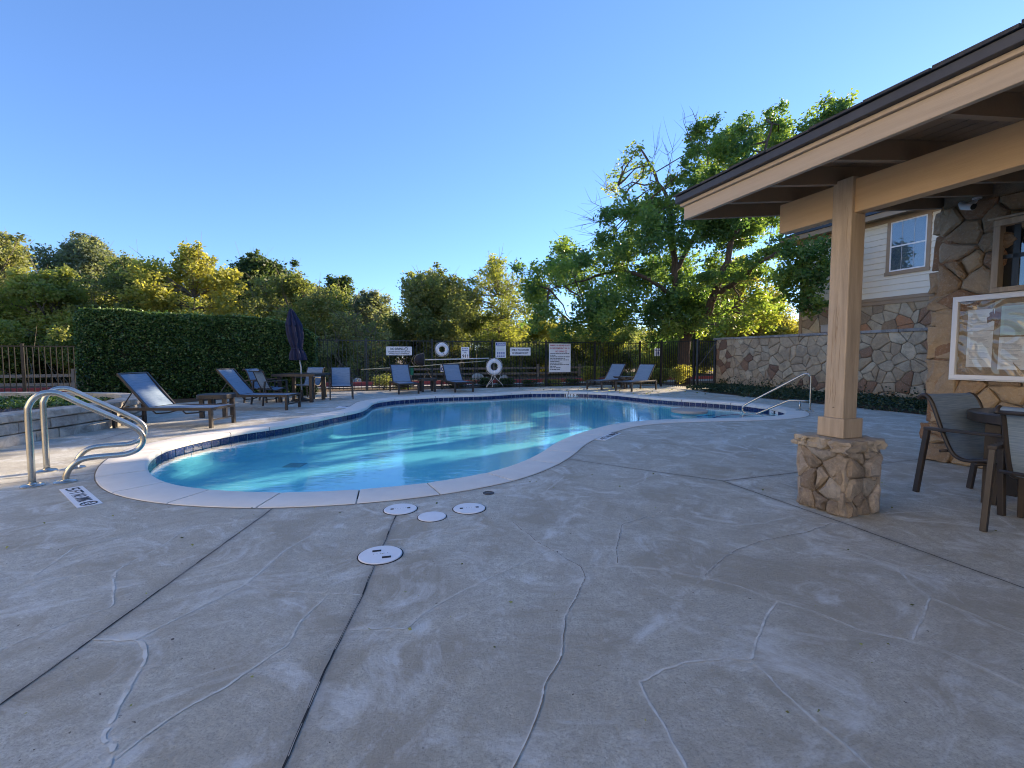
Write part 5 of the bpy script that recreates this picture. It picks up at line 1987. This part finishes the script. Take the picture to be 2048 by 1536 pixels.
def curved_block(s0, s1, d0, d1, z0, z1, rnd, rough=.006):
    ns = 4
    vs, fs = [], []
    for k in range(ns + 1):
        s = s0 + (s1 - s0) * k / ns
        b_ = .012 if k in (0, ns) else 0
        for dd, z in ((d0, z0 + b_ * .5), (d1 - .012 - b_ * .4, z0 + .003), (d1 - b_, z0 + .018), (d1 - b_, z1 - .018), (d1 - .012 - b_ * .4, z1 - .003), (d0, z1 - b_ * .3)):
            x, y = on_curve(s, dd + (rnd.uniform(-1, 1) * rough if dd > d0 else 0))
            vs.append((x, y, z + rnd.uniform(-1, 1) * rough * .4))
    m = 6
    for k in range(ns):
        for j in range(m):
            j2 = (j + 1) % m
            fs.append((k * m + j, k * m + j2, (k + 1) * m + j2, (k + 1) * m + j))
    fs += [tuple(reversed(range(m))), tuple(range(ns * m, ns * m + m))]
    b = MB()
    b.add(vs, fs)
    return b


rw = random.Random(14)
for course, (z0, z1) in enumerate(((-.02, .148), (.152, .31))):
    s = rw.uniform(.1, .4)
    while s < pd[-1] - .1:
        L = rw.uniform(.32, .66)
        s1 = min(s + L, pd[-1] - .02)
        O("block", curved_block(s + .005, s1 - .005, -.28, rw.uniform(-.012, .012), z0 + .003, z1 - .003, rw), MAT['limestone'], pw)
        s = s1
s = .1
while s < pd[-1] - .1:
    s1 = min(s + rw.uniform(.55, .85), pd[-1] - .02)
    O("cap_stone", curved_block(s + .003, s1 - .003, -.31, .035, .314, .425 + rw.uniform(-.004, .004), rw, .008), MAT['limestone'], pw)
    s = s1
inn = [on_curve(s, -.25) for s in np.linspace(.1, pd[-1] - .1, 60)]
m = MB()
m.add([(x, y, .25) for x, y in inn] + [(-11.3, 9.7, .25), (-9.9, 1.0, .25)], [tuple(range(62))])
tag(O("planter_soil", m, MAT['soil']), "dark soil filling the stone planter", kind='structure')
rn = np.random.default_rng(31)
N = 9000
px_, py_ = rn.uniform(-13, -6.9, N), rn.uniform(4.0, 9.6, N)
poly = np.array(inn + [(-11.3, 9.7), (-9.9, 1.0)])
ok = inside(poly, px_, py_) & (py_ < 7.6 + .5 * np.sin(px_ * 1.3))
px_, py_ = px_[ok], py_[ok]
gv = MB()
base = np.array([(-1, -.7, 0), (1, -.6, 0), (.6, .8, 0), (-.7, .9, 0), (.0, .1, .8)])
for x, y in zip(px_, py_):
    s_ = rn.uniform(.014, .034)
    a = rn.uniform(0, 6.28)
    c_, n_ = math.cos(a), math.sin(a)
    gv.add([(x + (b[0] * c_ - b[1] * n_) * s_, y + (b[0] * n_ + b[1] * c_) * s_, .25 + b[2] * s_ + (.01 if b[2] > 0 else 0)) for b in base], [(0, 1, 4), (1, 2, 4), (2, 3, 4), (3, 0, 4)])
MAT['gravel'] = simple("dark_gravel", (0.16, 0.15, 0.16), (0.06, 0.055, 0.06), 24, 0.9, 0.2, 60)
tag(O("gravel", gv, MAT['gravel']), "dark gravel inside the stone planter", kind='stuff')
N = 16000
x = rn.uniform(-15, -7.2, N)
y = rn.uniform(7.4, 9.7, N)
ok = inside(poly, x, y) & (y > 7.7 + .5 * np.sin(x * 1.3)) & (x < -7.7 - .5 * rn.random(N))
x, y = x[ok], y[ok]
z = .27 + .10 * rn.random(len(x)) * (1 + .5 * np.sin(x * 3) * np.sin(y * 4))
g = O("ground_cover", leaves_mesh("ground_cover", np.stack([x, y, z], 1), rn.uniform(.03, .06, len(x)), rn, LEAF['hedge'], .8), None)
tag(g, "low green ground cover at the back of the stone planter", kind='stuff')
m = MB()
m.add([(-11.4, 10.1, .005), (-9.3, 10.1, .005), (-7.9, 12.9, .005), uv(16.6, -4.4, .005), uv(16.6, -14, .005)], [(0, 1, 2, 3, 4)])
tag(O("planting_bed", m, MAT['soil']), "soil bed between the planter and the fence", kind='structure')

# ================================================================== HEDGE
hg = E("hedge", "tall dark green clipped hedge with a rounded sunlit top behind the loungers", "hedge", uv(15.75, -3.9), BA)
HX0, HX1, HY = -2.95, 2.85, .62


def hedge_top(x):
    t = (x - HX0) / (HX1 - HX0)
    return 2.46 - .20 * t - .42 * np.clip((t - .78) / .22, 0, 1) ** 2 - .10 * np.clip((.06 - t) / .06, 0, 1) ** 2


hc = MB()
nx_ = 24
prof_y = [(-.9, 0.0), (-1.0, .5), (-1.0, .8), (-.96, .95), (-.75, 1.0), (.75, 1.0), (.96, .95), (1.0, .8), (.9, 0)]
for i in range(nx_ + 1):
    x = HX0 + .12 + (HX1 - HX0 - .24) * i / nx_
    ht = float(hedge_top(x)) - .10
    e = min(1.0, .72 + 3.0 * min(i, nx_ - i) / nx_)
    for yy, zz in prof_y:
        hc.v.append((x, yy * (HY - .10) * e, zz * ht))
m_ = len(prof_y)
for i in range(nx_):
    for j in range(m_ - 1):
        hc.f.append((i * m_ + j, i * m_ + j + 1, (i + 1) * m_ + j + 1, (i + 1) * m_ + j))
hc.f += [tuple(range(m_)), tuple(reversed(range(nx_ * m_, nx_ * m_ + m_)))]
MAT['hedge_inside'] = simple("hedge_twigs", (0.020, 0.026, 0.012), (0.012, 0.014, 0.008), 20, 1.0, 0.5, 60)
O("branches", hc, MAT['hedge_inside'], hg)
rn = np.random.default_rng(8)
N = 80000
side = rn.random(N)
X = rn.uniform(HX0, HX1, N)
ht = hedge_top(X)
T = rn.random(N)
Yv = np.where(side < .60, -HY, np.where(side < .84, rn.uniform(-HY, HY, N), HY))
Zv = np.where((side < .60) | (side >= .84), ht * T ** .9, ht)
endm = rn.random(N) < .07
Xe = np.where(rn.random(N) < .5, HX0, HX1)
X = np.where(endm, Xe, X)
Yv = np.where(endm, rn.uniform(-HY, HY, N), Yv)
Zv = np.where(endm, hedge_top(Xe) * rn.random(N), Zv)
dep = np.abs(rn.normal(0, .07, N))
rnd_ = np.clip((Zv / hedge_top(X) - .90) / .10, 0, 1)
Yv = Yv * (1 - .10 * rnd_ ** 2) * (1 - dep / HY) * (0.93 + .07 * np.clip(Zv / .6, 0, 1))
X = np.where(endm, X - np.sign(X) * dep - np.sign(X) * .26 * rnd_ ** 2 - np.sign(X) * np.clip(.5 - Zv, 0, .5) * .3, X)
lump = .035 * np.sin(X * 6.1 + Zv * 3) * np.sin(Zv * 7.3 + X * 2) + .03 * np.sin(X * 2.3)
Yv += np.where((side < .6) & ~endm, lump, 0)
Zv = np.maximum(.03, Zv - np.where(side >= .6, dep * .6, 0) + lump * .6 + rn.normal(0, .012, N))
shoot = rn.random(N) < .012
Zv = np.where(shoot & (Zv > 1.9), Zv + rn.uniform(.03, .13, N), Zv)
Yv = np.where(shoot & (Zv < 1.9), Yv * (1 + rn.uniform(.03, .16, N)), Yv)
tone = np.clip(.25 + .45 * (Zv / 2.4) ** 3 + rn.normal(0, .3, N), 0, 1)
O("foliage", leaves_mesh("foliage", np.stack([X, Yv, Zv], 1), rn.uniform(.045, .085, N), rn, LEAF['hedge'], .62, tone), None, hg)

# ================================================================== ROCKS, RAIL FENCE, SHRUBS BEYOND THE FENCE
def boulder(px, py, rpx, u0, label, seed):
    c = PU(px, py, u0)
    r = rpx / FPX * c.y
    bm = bmesh.new()
    bmesh.ops.create_icosphere(bm, subdivisions=3, radius=1)
    rr = random.Random(seed)
    k = [Vector((rr.uniform(-1, 1), rr.uniform(-1, 1), rr.uniform(-1, 1))).normalized() for _ in range(9)]
    for v_ in bm.verts:
        n_ = v_.co.normalized()
        s_ = 1.0
        for q in k:
            s_ -= max(0, n_.dot(q) - .72) * .7
        v_.co = n_ * s_ * (1 + .03 * math.sin(9 * n_.x + 7 * n_.y)) * r
        v_.co.x *= 1.15
        v_.co.z *= .95
    me = bpy.data.meshes.new("boulder")
    bm.to_mesh(me)
    bm.free()
    o = O("boulder", me, MAT['boulder'], None, loc=(c.x, c.y, max(c.z, .1)))
    return tag(o, label, "boulder", "pale boulders beyond the fence")


boulder(955, 757, 11.5, 20.4, "largest pale boulder beyond the fence, left of the lower life ring", 1)
boulder(972, 763, 7, 20.2, "small pale boulder tucked beside the largest boulder", 2)
boulder(1008, 758, 9, 20.5, "low pale boulder just right of the lower life ring ropes", 3)
boulder(190, 775, 11, 17.6, "pale boulder beyond the fence at the left end of the hedge", 4)
boulder(640, 762, 8, 20.5, "pale boulder seen through the patio table legs", 5)
boulder(715, 763, 8, 20.3, "pale boulder seen left of the lounger under the NO DIVING sign", 6)


def rail_fence(label, u0, v0, v1, n, z=(.32, .58)):
    r = E("rail_fence", label, "fence", uv(u0, v0), BA)
    L = (v1 - v0) / n
    rr = random.Random(n)
    for i in range(n + 1):
        O("post", MB().box((-.055, -.055, 0), (.055, .055, .78)), MAT['rail_wood'], r, loc=(i * L, 0, 0))
    for i in range(n):
        for zz in z:
            O("rail", MB().bar((i * L + .02, rr.uniform(-.02, .02), zz + rr.uniform(-.02, .02)), ((i + 1) * L - .02, rr.uniform(-.02, .02), zz + rr.uniform(-.02, .02)), .05, .10), MAT['rail_wood'], r)
    return r


rail_fence("low weathered two rail wooden fence behind the red kerb", 22.3, -3, 14, 7)
rail_fence("low weathered two rail fence seen through the left picket fence", 19.0, -16, -6.2, 4, (.28, .55))


def shrub(px, base_py, top_py, hw, key, label, seed, u0=None, D=None, ls=.055, per=900, group="shrubs along the fence"):
    c = PU(px, base_py, u0) if u0 else G(px, base_py)
    if D:
        c = PY(px, base_py, D)
    c.z = 0
    h = max(.15, (CAM_H - (top_py - 712) / FPX * c.y))
    r = hw / FPX * c.y
    rng = np.random.default_rng(seed)
    o = E("shrub", label, "shrub", c, 0, group)
    cl = [(rng.normal() * r * .4, rng.normal() * r * .4, h * (.3 + .55 * rng.random()), r * rng.uniform(.35, .6)) for _ in range(9)]
    w = MB()
    for x, y, z, q in cl:
        w.tube([(0, 0, -.02), (x * .5, y * .5, z * .6), (x, y, z)], [.012, .008, .004], 4, False)
    O("stems", w, MAT['bark_grey'], o)
    cs, ts = clump_leaves(cl, per, rng, .9)
    cs[:, 2] = np.clip(cs[:, 2], .02, h * 1.05)
    O("foliage", leaves_mesh("foliage", cs, ls * rng.uniform(.6, 1.3, len(cs)), rng, LEAF[key], .6, ts), None, o)


UB = 17.3
shrub(965, 0, 757, 17, 'dark', "small dark shrub at the fence foot left of the ring ropes", 1, UB)
shrub(1012, 0, 758, 18, 'dark', "small dark shrub at the fence foot right of the ring ropes", 2, UB)
shrub(1058, 0, 761, 15, 'dark', "low dark shrub at the fence foot under the SWIM sign", 3, UB)
shrub(1110, 0, 760, 16, 'olive', "low olive shrub under the large rules sign", 4, UB)
shrub(1152, 0, 759, 16, 'dark', "low dark shrub just right of the large rules sign", 5, UB)
shrub(905, 0, 757, 20, 'dark', "dark shrub behind the lounger under the 911 sign", 6, UB)
shrub(800, 0, 760, 20, 'dark', "dark shrub behind the lounger under the NO DIVING sign", 7, UB)
shrub(755, 0, 748, 16, 'olive', "olive shrub beside the fence post left of the NO DIVING lounger", 8, UB)
shrub(1190, 0, 735, 18, 'gold', "sunlit yellow shrub behind the left lounger of the gate pair", 9, 17.6, per=1300, ls=.07)
shrub(1247, 0, 740, 20, 'dark', "green shrub between the two loungers of the gate pair", 10, 17.6, per=1300, ls=.07)
shrub(1300, 0, 745, 22, 'gold', "sunlit yellow shrub under the small square sign", 11, 17.4, per=1300, ls=.07)
shrub(1335, 0, 738, 20, 'yellow', "green and yellow shrub at the foot of the big tree", 12, 17.0, per=1300, ls=.07)
shrub(1376, 0, 732, 17, 'gold', "tall sunlit shrub beside the gate", 13, 15.6, per=1300, ls=.07)

# ================================================================== TREES
def tree_at(px, top_py, hw, D, key, label, seed, **kw):
    base = PY(px, 768, D)
    h = CAM_H + (712 - top_py) / FPX * D
    r = hw / FPX * D * 1.22
    kw['nclump'] = int(kw.get('nclump', 26) * 1.45)
    return tree(kw.pop('name', "tree"), label, (base.x, base.y, 0), h, r, key, seed, **kw)


tree_at(20, 492, 85, 22, 'brown', "brownish thin leaved tree at the left edge of the picture", 101, nclump=30, per=330, lsize=.11, twigs=26, low=.15)
tree_at(185, 487, 85, 27, 'grey', "grey green pointed tree rising behind the yellow bushes", 102, nclump=34, per=300, lsize=.12, twigs=20, low=.15)
tree_at(105, 560, 95, 19, 'yellow', "yellow green bushy tree above the left picket fence", 103, nclump=34, per=420, lsize=.10, low=.08, stems=3, trunk_r=.07)
tree_at(275, 530, 85, 22, 'olive', "olive bushy tree behind the left end of the hedge", 104, nclump=34, per=340, lsize=.105, low=.10, stems=2, trunk_r=.09)
tree_at(385, 498, 75, 21, 'gold', "bright yellow green airy tree behind the hedge", 105, nclump=30, per=210, lsize=.12, low=.2, twigs=14, trunk_r=.09)
tree_at(525, 528, 85, 33, 'dark', "dark green round tree far behind the hedge", 106, nclump=34, per=190, lsize=.17, low=.2, twigs=2)
tree_at(605, 560, 85, 23, 'olive', "pale olive twiggy tree behind the umbrella", 107, nclump=36, per=260, lsize=.095, low=.05, twigs=34, stems=3, trunk_r=.07)
tree_at(680, 565, 60, 31, 'dark', "dark green tree behind the pale twiggy one", 108, nclump=44, per=190, lsize=.16, low=.15)
tree_at(745, 590, 45, 27, 'grey', "slim grey green tree left of the NO DIVING sign", 109, nclump=24, per=260, lsize=.11, low=.1, twigs=18)
tree_at(700, 640, 60, 21, 'brown', "bare tan brush behind the fence left of the NO DIVING sign", 110, nclump=24, per=170, lsize=.08, low=.0, twigs=60, stems=4, trunk_r=.05, name="bush", cat="bush")
tree_at(868, 556, 80, 25, 'olive', "rounded olive tree above the upper life ring", 111, nclump=40, per=300, lsize=.105, low=.22, twigs=10, trunk_r=.13)
tree_at(992, 524, 60, 26, 'yellow', "tall airy light green tree above the WARNING sign", 112, nclump=34, per=130, lsize=.10, low=.2, twigs=40, trunk_r=.10, shape=.8)
tree_at(1085, 640, 55, 29, 'gold', "yellow bush behind the large rules sign", 113, nclump=22, per=260, lsize=.12, low=.0, stems=3, trunk_r=.06, name="bush", cat="bush")
tree_at(1190, 648, 60, 27, 'yellow', "yellow green bush under the lowest limbs of the big tree", 114, nclump=22, per=260, lsize=.12, low=.0, stems=3, trunk_r=.06, name="bush", cat="bush")
tree_at(1480, 628, 80, 28, 'gold', "bright golden bush behind the left end of the stone wall", 115, nclump=30, per=280, lsize=.12, low=.0, stems=3, trunk_r=.06, name="bush", cat="bush")
tree_at(1465, 535, 75, 30, 'gold', "golden leaved tree glowing through the crown of the big tree", 118, nclump=30, per=240, lsize=.12, low=.15, trunk_r=.1)
tree_at(1560, 655, 40, 26, 'gold', "small golden bush beside the corner of the house", 116, nclump=18, per=280, lsize=.12, low=.0, stems=3, trunk_r=.05, name="bush", cat="bush")
tree_at(1345, 660, 70, 30, 'yellow', "yellow green bush behind the trunk of the big tree", 117, nclump=24, per=240, lsize=.12, low=.0, stems=3, trunk_r=.06, name="bush", cat="bush")

# undergrowth that closes the view under the crowns
rn = np.random.default_rng(55)
cl = []
for i in range(330):
    v_ = rn.uniform(-24, 15)
    u_ = rn.uniform(22.8, 31)
    q = rn.uniform(.4, .85)
    top = 2.1 + .5 * math.sin(v_ * .7) - .25 * (v_ > 3)
    p = uv(u_, v_)
    cl.append((p.x, p.y, rn.uniform(.3, top), q))
cs, ts = clump_leaves(cl, 330, rn, .9)
cs[:, 2] = np.maximum(cs[:, 2], .1)
n = len(cs)
me = leaves_mesh("undergrowth", cs, rn.uniform(.07, .14, n), rn, LEAF['olive'], .55, ts - .15)
tag(O("undergrowth", me, None), "dense dull green undergrowth behind the rail fence", kind='stuff')
tw = MB()
for i in range(420):
    v_, u_ = rn.uniform(-22, 15), rn.uniform(20.8, 28)
    p = uv(u_, v_, .1)
    e = p + Vector((rn.normal() * .5, rn.normal() * .5, rn.uniform(.6, 2.2)))
    tw.tube([p, p.lerp(e, .5) + Vector((rn.normal() * .12, rn.normal() * .12, 0)), e], [.018, .012, .004], 3, False)
tag(O("brush_stems", tw, MAT['bark_grey']), "bare grey brush stems in the undergrowth", kind='stuff')
cl = []
for i in range(330):
    v_, u_ = rn.uniform(-62, 60), rn.uniform(36, 52)
    p = uv(u_, v_)
    px_s = 1024 + FPX * p.x / p.y
    hmax = float(np.interp(px_s, [-200, 120, 440, 640, 760, 820, 960, 1040, 1600, 2200], [545, 548, 548, 575, 610, 635, 625, 648, 655, 655]))
    top = CAM_H + (712 - hmax) / FPX * p.y
    cl.append((p.x, p.y, (top - 1.3 + .4 * math.sin(v_ * .9) if i % 3 == 0 else rn.uniform(.5, max(1.0, top - 1.2))), rn.uniform(1.1, 2.0)))
cs, ts = clump_leaves(cl, 46, rn, .9)
me = leaves_mesh("far_woods", cs, rn.uniform(.14, .28, len(cs)), rn, LEAF['olive'], .6, ts - .1)
tag(O("far_woods", me, None), "distant olive woodland closing the view", kind='stuff')

# ------------------------------------------------------------------ the big tree by the gate
rng = np.random.default_rng(2024)
TB = PY(1366, 760, 20.0)
TB.z = 0
bt = E("tree", "big broad tree with a forked trunk behind the gate and stone wall", "tree", TB)
BIG = [(1080, 592, 34), (1062, 570, 22), (1108, 545, 38), (1130, 503, 28), (1170, 562, 46), (1182, 622, 40), (1092, 632, 30), (1150, 648, 24), (1232, 600, 46), (1230, 526, 38), (1245, 645, 34), (1205, 500, 24), (1160, 520, 26),
       (1292, 562, 44), (1302, 486, 36), (1312, 622, 38), (1342, 526, 42), (1290, 430, 34), (1262, 470, 24), (1332, 446, 36), (1255, 385, 14), (1370, 600, 36), (1365, 480, 34),
       (1232, 352, 20), (1268, 304, 18), (1285, 330, 15), (1222, 380, 15), (1250, 325, 15), (1305, 375, 16), (1300, 340, 14), (1320, 405, 20), (1240, 420, 18), (1275, 355, 16), (1210, 440, 16), (1345, 360, 16),
       (1400, 262, 24), (1392, 300, 22), (1425, 345, 30), (1432, 285, 16), (1372, 335, 14),
       (1428, 405, 42), (1472, 338, 38), (1512, 278, 32), (1542, 242, 24), (1562, 308, 34), (1502, 396, 42), (1442, 462, 40), (1400, 395, 34), (1480, 300, 26), (1590, 340, 30), (1540, 370, 34),
       (1440, 372, 36), (1460, 425, 36), (1352, 402, 22), (1385, 432, 30), (1412, 440, 34), (1455, 300, 26), (1520, 335, 36), (1562, 270, 26), (1488, 262, 22), (1575, 385, 32), (1500, 440, 34), (1545, 440, 30),
       (1640, 245, 28), (1612, 276, 26), (1668, 232, 20), (1600, 318, 30), (1650, 205, 14), (1690, 225, 15), (1650, 290, 26),
       (1362, 592, 46), (1404, 558, 36), (1432, 536, 34), (1382, 640, 32), (1462, 526, 32), (1500, 482, 34), (1522, 562, 34), (1480, 470, 30), (1540, 500, 28), (1420, 620, 34), (1470, 560, 30), (1335, 655, 26),
       (1442, 600, 36), (1484, 592, 36), (1505, 640, 26), (1432, 650, 26), (1545, 600, 28), (1540, 640, 22)]
DROOP = [(1592, 535, 34), (1622, 502, 28), (1642, 560, 26), (1603, 592, 26), (1628, 612, 16), (1580, 492, 22), (1640, 530, 20), (1612, 560, 26), (1575, 560, 22), (1618, 630, 8)]
clumps = []
for (px, py, r) in BIG:
    D = 20.0 + rng.uniform(-2.6, 2.8)
    if px > 1580:
        D = rng.uniform(17.5, 20)
    p = PY(px, py, D)
    clumps.append((p.x - TB.x, p.y - TB.y, p.z, r / FPX * D))
for (px, py, r) in DROOP:
    D = 15.4 + rng.uniform(-.5, .5)
    p = PY(px, py, D)
    clumps.append((p.x - TB.x, p.y - TB.y, p.z, r / FPX * D))
extra = []
for i, (x, y, z, r) in enumerate(clumps[:]):
    if i < len(BIG) and BIG[i][1] < 390 and BIG[i][0] < 1320:
        continue
    for k in range(3):
        extra.append((x + rng.normal() * r * .8, y + rng.normal() * r * 1.1, z + rng.normal() * r * .6, r * rng.uniform(.45, .8)))
w = MB()
fork = PY(1370, 668, 20.0) - TB
w.tube([(0, 0, -.1), (.02, 0, .4), (fork.x * .5, 0, 1.3), (fork.x, fork.y, fork.z)], [.36, .27, .25, .27], 12)
LIMBS = [[(1370, 668, 20), (1352, 620, 20), (1350, 560, 20.2), (1345, 480, 20.2), (1335, 400, 20.3), (1300, 330, 20.5), (1275, 290, 20.5)],
         [(1370, 668, 20), (1405, 635, 19.8), (1430, 590, 19.5), (1455, 520, 19.2), (1480, 430, 19.0), (1520, 330, 18.8), (1545, 250, 18.8)],
         [(1350, 600, 20), (1300, 560, 19.4), (1240, 540, 19.0), (1170, 560, 18.8), (1100, 580, 18.6)],
         [(1349, 545, 20.2), (1390, 470, 20.8), (1410, 380, 21.2), (1415, 310, 21.3), (1402, 245, 21.5)],
         [(1430, 592, 19.5), (1480, 560, 18.4), (1530, 520, 17.2), (1580, 500, 16.2), (1612, 530, 15.6)],
         [(1470, 470, 19.0), (1540, 380, 18.4), (1600, 310, 18.2), (1650, 230, 18.2)],
         [(1352, 640, 20), (1290, 625, 20.6), (1210, 620, 21.2), (1140, 640, 21.4)],
         [(1405, 636, 19.8), (1470, 615, 20.6), (1530, 600, 21.4)],
         [(1347, 500, 20.2), (1310, 450, 19.6), (1270, 420, 19.2), (1235, 370, 19.2)]]
forks = []
RAD = [.20, .22, .11, .11, .12, .10, .09, .09, .08]
for lm, r0 in zip(LIMBS, RAD):
    P = catmull([PY(a, b, c) - TB for a, b, c in lm], 4)
    P = [p + Vector((rng.normal() * .03, rng.normal() * .03, rng.normal() * .03)) for p in P]
    w.tube(P, [r0 * (1 - .86 * i / (len(P) - 1)) for i in range(len(P))], 8, False)
    forks += P[2:]
for (x, y, z, r) in clumps:
    c = Vector((x, y, z))
    f = min(forks, key=lambda p: (p - c).length + max(0, p.z - c.z) * .8)
    w.tube(limb_path(f, c, rng, 4, .09, .03), [.045, .036, .028, .02, .012], 5, False)
    for k in range(5):
        e = c + Vector(rng.normal(size=3)) * r * .75
        w.tube([c, c.lerp(e, .5) + Vector(rng.normal(size=3)) * .08, e], [.012, .008, .003], 3, False)
# bare twigs on the outer left and at the top
for (px, py, ex, ey, nb_) in ((1230, 455, 1160, 430, 8), (1235, 430, 1175, 400, 7), (1225, 470, 1155, 468, 6), (1300, 360, 1320, 268, 8), (1330, 380, 1352, 265, 8), (1385, 300, 1365, 225, 9), (1345, 370, 1330, 290, 7), (1400, 250, 1378, 212, 6), (1250, 400, 1190, 360, 5), (1230, 440, 1150, 452, 6)):
    a_, b_ = PY(px, py, 20) - TB, PY(ex, ey, 19.8) - TB
    f = min(forks, key=lambda p: (p - a_).length)
    w.tube([f, a_], [.03, .02], 4, False)
    w.tube(limb_path(a_, b_, rng, 4, .06), [.02, .016, .012, .008, .003], 4, False)
    for k in range(nb_):
        t = rng.uniform(.15, .9)
        s_ = a_.lerp(b_, t)
        e = s_ + (b_ - a_) * rng.uniform(.2, .45) + Vector(rng.normal(size=3)) * .32
        w.tube([s_, s_.lerp(e, .5) + Vector(rng.normal(size=3)) * .04, e], [.009, .006, .002], 3, False)
O("trunk", w, MAT['bark'], bt, smooth=True)
sparse = [i for i, b in enumerate(BIG) if b[1] < 390 and b[0] < 1320]
A, B = clump_leaves([c for i, c in enumerate(clumps) if i not in sparse] + extra, 165, rng, .85)
A2, B2 = clump_leaves([clumps[i] for i in sparse], 90, rng, .9)
cs, ts = np.concatenate([A, A2]), np.concatenate([B * .8, B2 * .5 + .5])
# crown leaves cut away along sun rays to shape sun patches on pool and deck
SUNNY = [([(-60, 890), (150, 896), (300, 872), (420, 852), (545, 833), (560, 843), (500, 862), (400, 884), (300, 915), (255, 925), (120, 945), (-60, 962)], 0.0, .97),
         ([(-60, 872), (200, 850), (480, 826), (480, 832), (220, 860), (-60, 882)], 0.0, .9),
         ([(615, 915), (640, 880), (800, 858), (1080, 838), (1080, 850), (900, 885), (760, 905), (640, 925)], -.47, .97),
         ([(700, 852), (880, 838), (1000, 832), (1000, 838), (850, 850), (700, 862)], -.47, .2),
         ([(830, 822), (1010, 800), (1020, 804), (840, 828)], -.47, .95), ([(1060, 826), (1230, 808), (1240, 815), (1060, 838)], -.47, .95), ([(1080, 812), (1180, 803), (1180, 807), (1080, 817)], -.47, .9),
         ([(300, 960), (420, 945), (560, 950), (540, 985), (380, 985)], -.47, .5),
         ([(1255, 793), (1320, 783), (1400, 778), (1400, 783), (1330, 791), (1290, 795)], 0.0, .97), ([(1130, 777), (1180, 771), (1250, 772), (1180, 778)], 0.0, .9), ([(1060, 775), (1130, 772), (1130, 775), (1060, 779)], 0.0, .9),
         ([(560, 838), (760, 799), (775, 803), (600, 846)], 0.0, .35)]
wx = cs + np.array(TB)
gone = np.zeros(len(cs), bool)
for pl, zt_, pr in SUNNY:
    P_ = np.array([G(a_, b_, 0.0).xy[:] for a_, b_ in pl]) if zt_ == 0 else np.array([G(a_, b_, zt_).xy[:] for a_, b_ in pl])
    t_ = (wx[:, 2] - zt_) / sdir.z
    gone |= inside(P_, wx[:, 0] - sdir.x * t_, wx[:, 1] - sdir.y * t_) & (rng.random(len(cs)) < pr)
cs, ts = cs[~gone], ts[~gone]
# golden backlight painted into the leaf tone low on the crown's right side
warm = np.clip((cs[:, 0] - .5) / 2.5, 0, 1) * np.clip((4.2 - cs[:, 2]) / 2, 0, 1) * (cs[:, 1] > -2.5)
ts = np.clip(ts + .45 * warm, 0, 1)
O("crown", leaves_mesh("crown", cs, rng.uniform(.09, .20, len(cs)), rng, LEAF['big'], .52, ts, droop=.35), None, bt)

# a few fallen leaves on the deck
rn = np.random.default_rng(90)
N = 260
vv = rn.uniform(1, 11, N)
uu = rn.uniform(11.5, 16.3, N)
k_ = (vv > 5.5)
vv, uu = vv[k_], uu[k_]
P = np.stack([-SA * uu + CA * vv, CA * uu + SA * vv, np.full(len(uu), .012)], 1)
ok = ~inside(OUTER[::3], P[:, 0], P[:, 1])
P = P[ok]
sz = rn.uniform(.05, .09, len(P))
n2 = 150
v2, u2 = rn.uniform(-3.2, 5.5, n2), rn.uniform(.8, 4.2, n2)
P2 = np.stack([-SA * u2 + CA * v2, CA * u2 + SA * v2, np.full(n2, .008)], 1)
P2 = P2[~inside(OUTER[::3], P2[:, 0], P2[:, 1])]
P, sz = np.concatenate([P, P2]), np.concatenate([sz, rn.uniform(.008, .026, len(P2))])
fl = leaves_mesh("fallen_leaves", P, sz, rn, LEAF['brown'], .6, up=.95)
tag(O("fallen_leaves", fl, None), "dry leaves and bits scattered on the deck, thickest by the gate", kind='stuff')
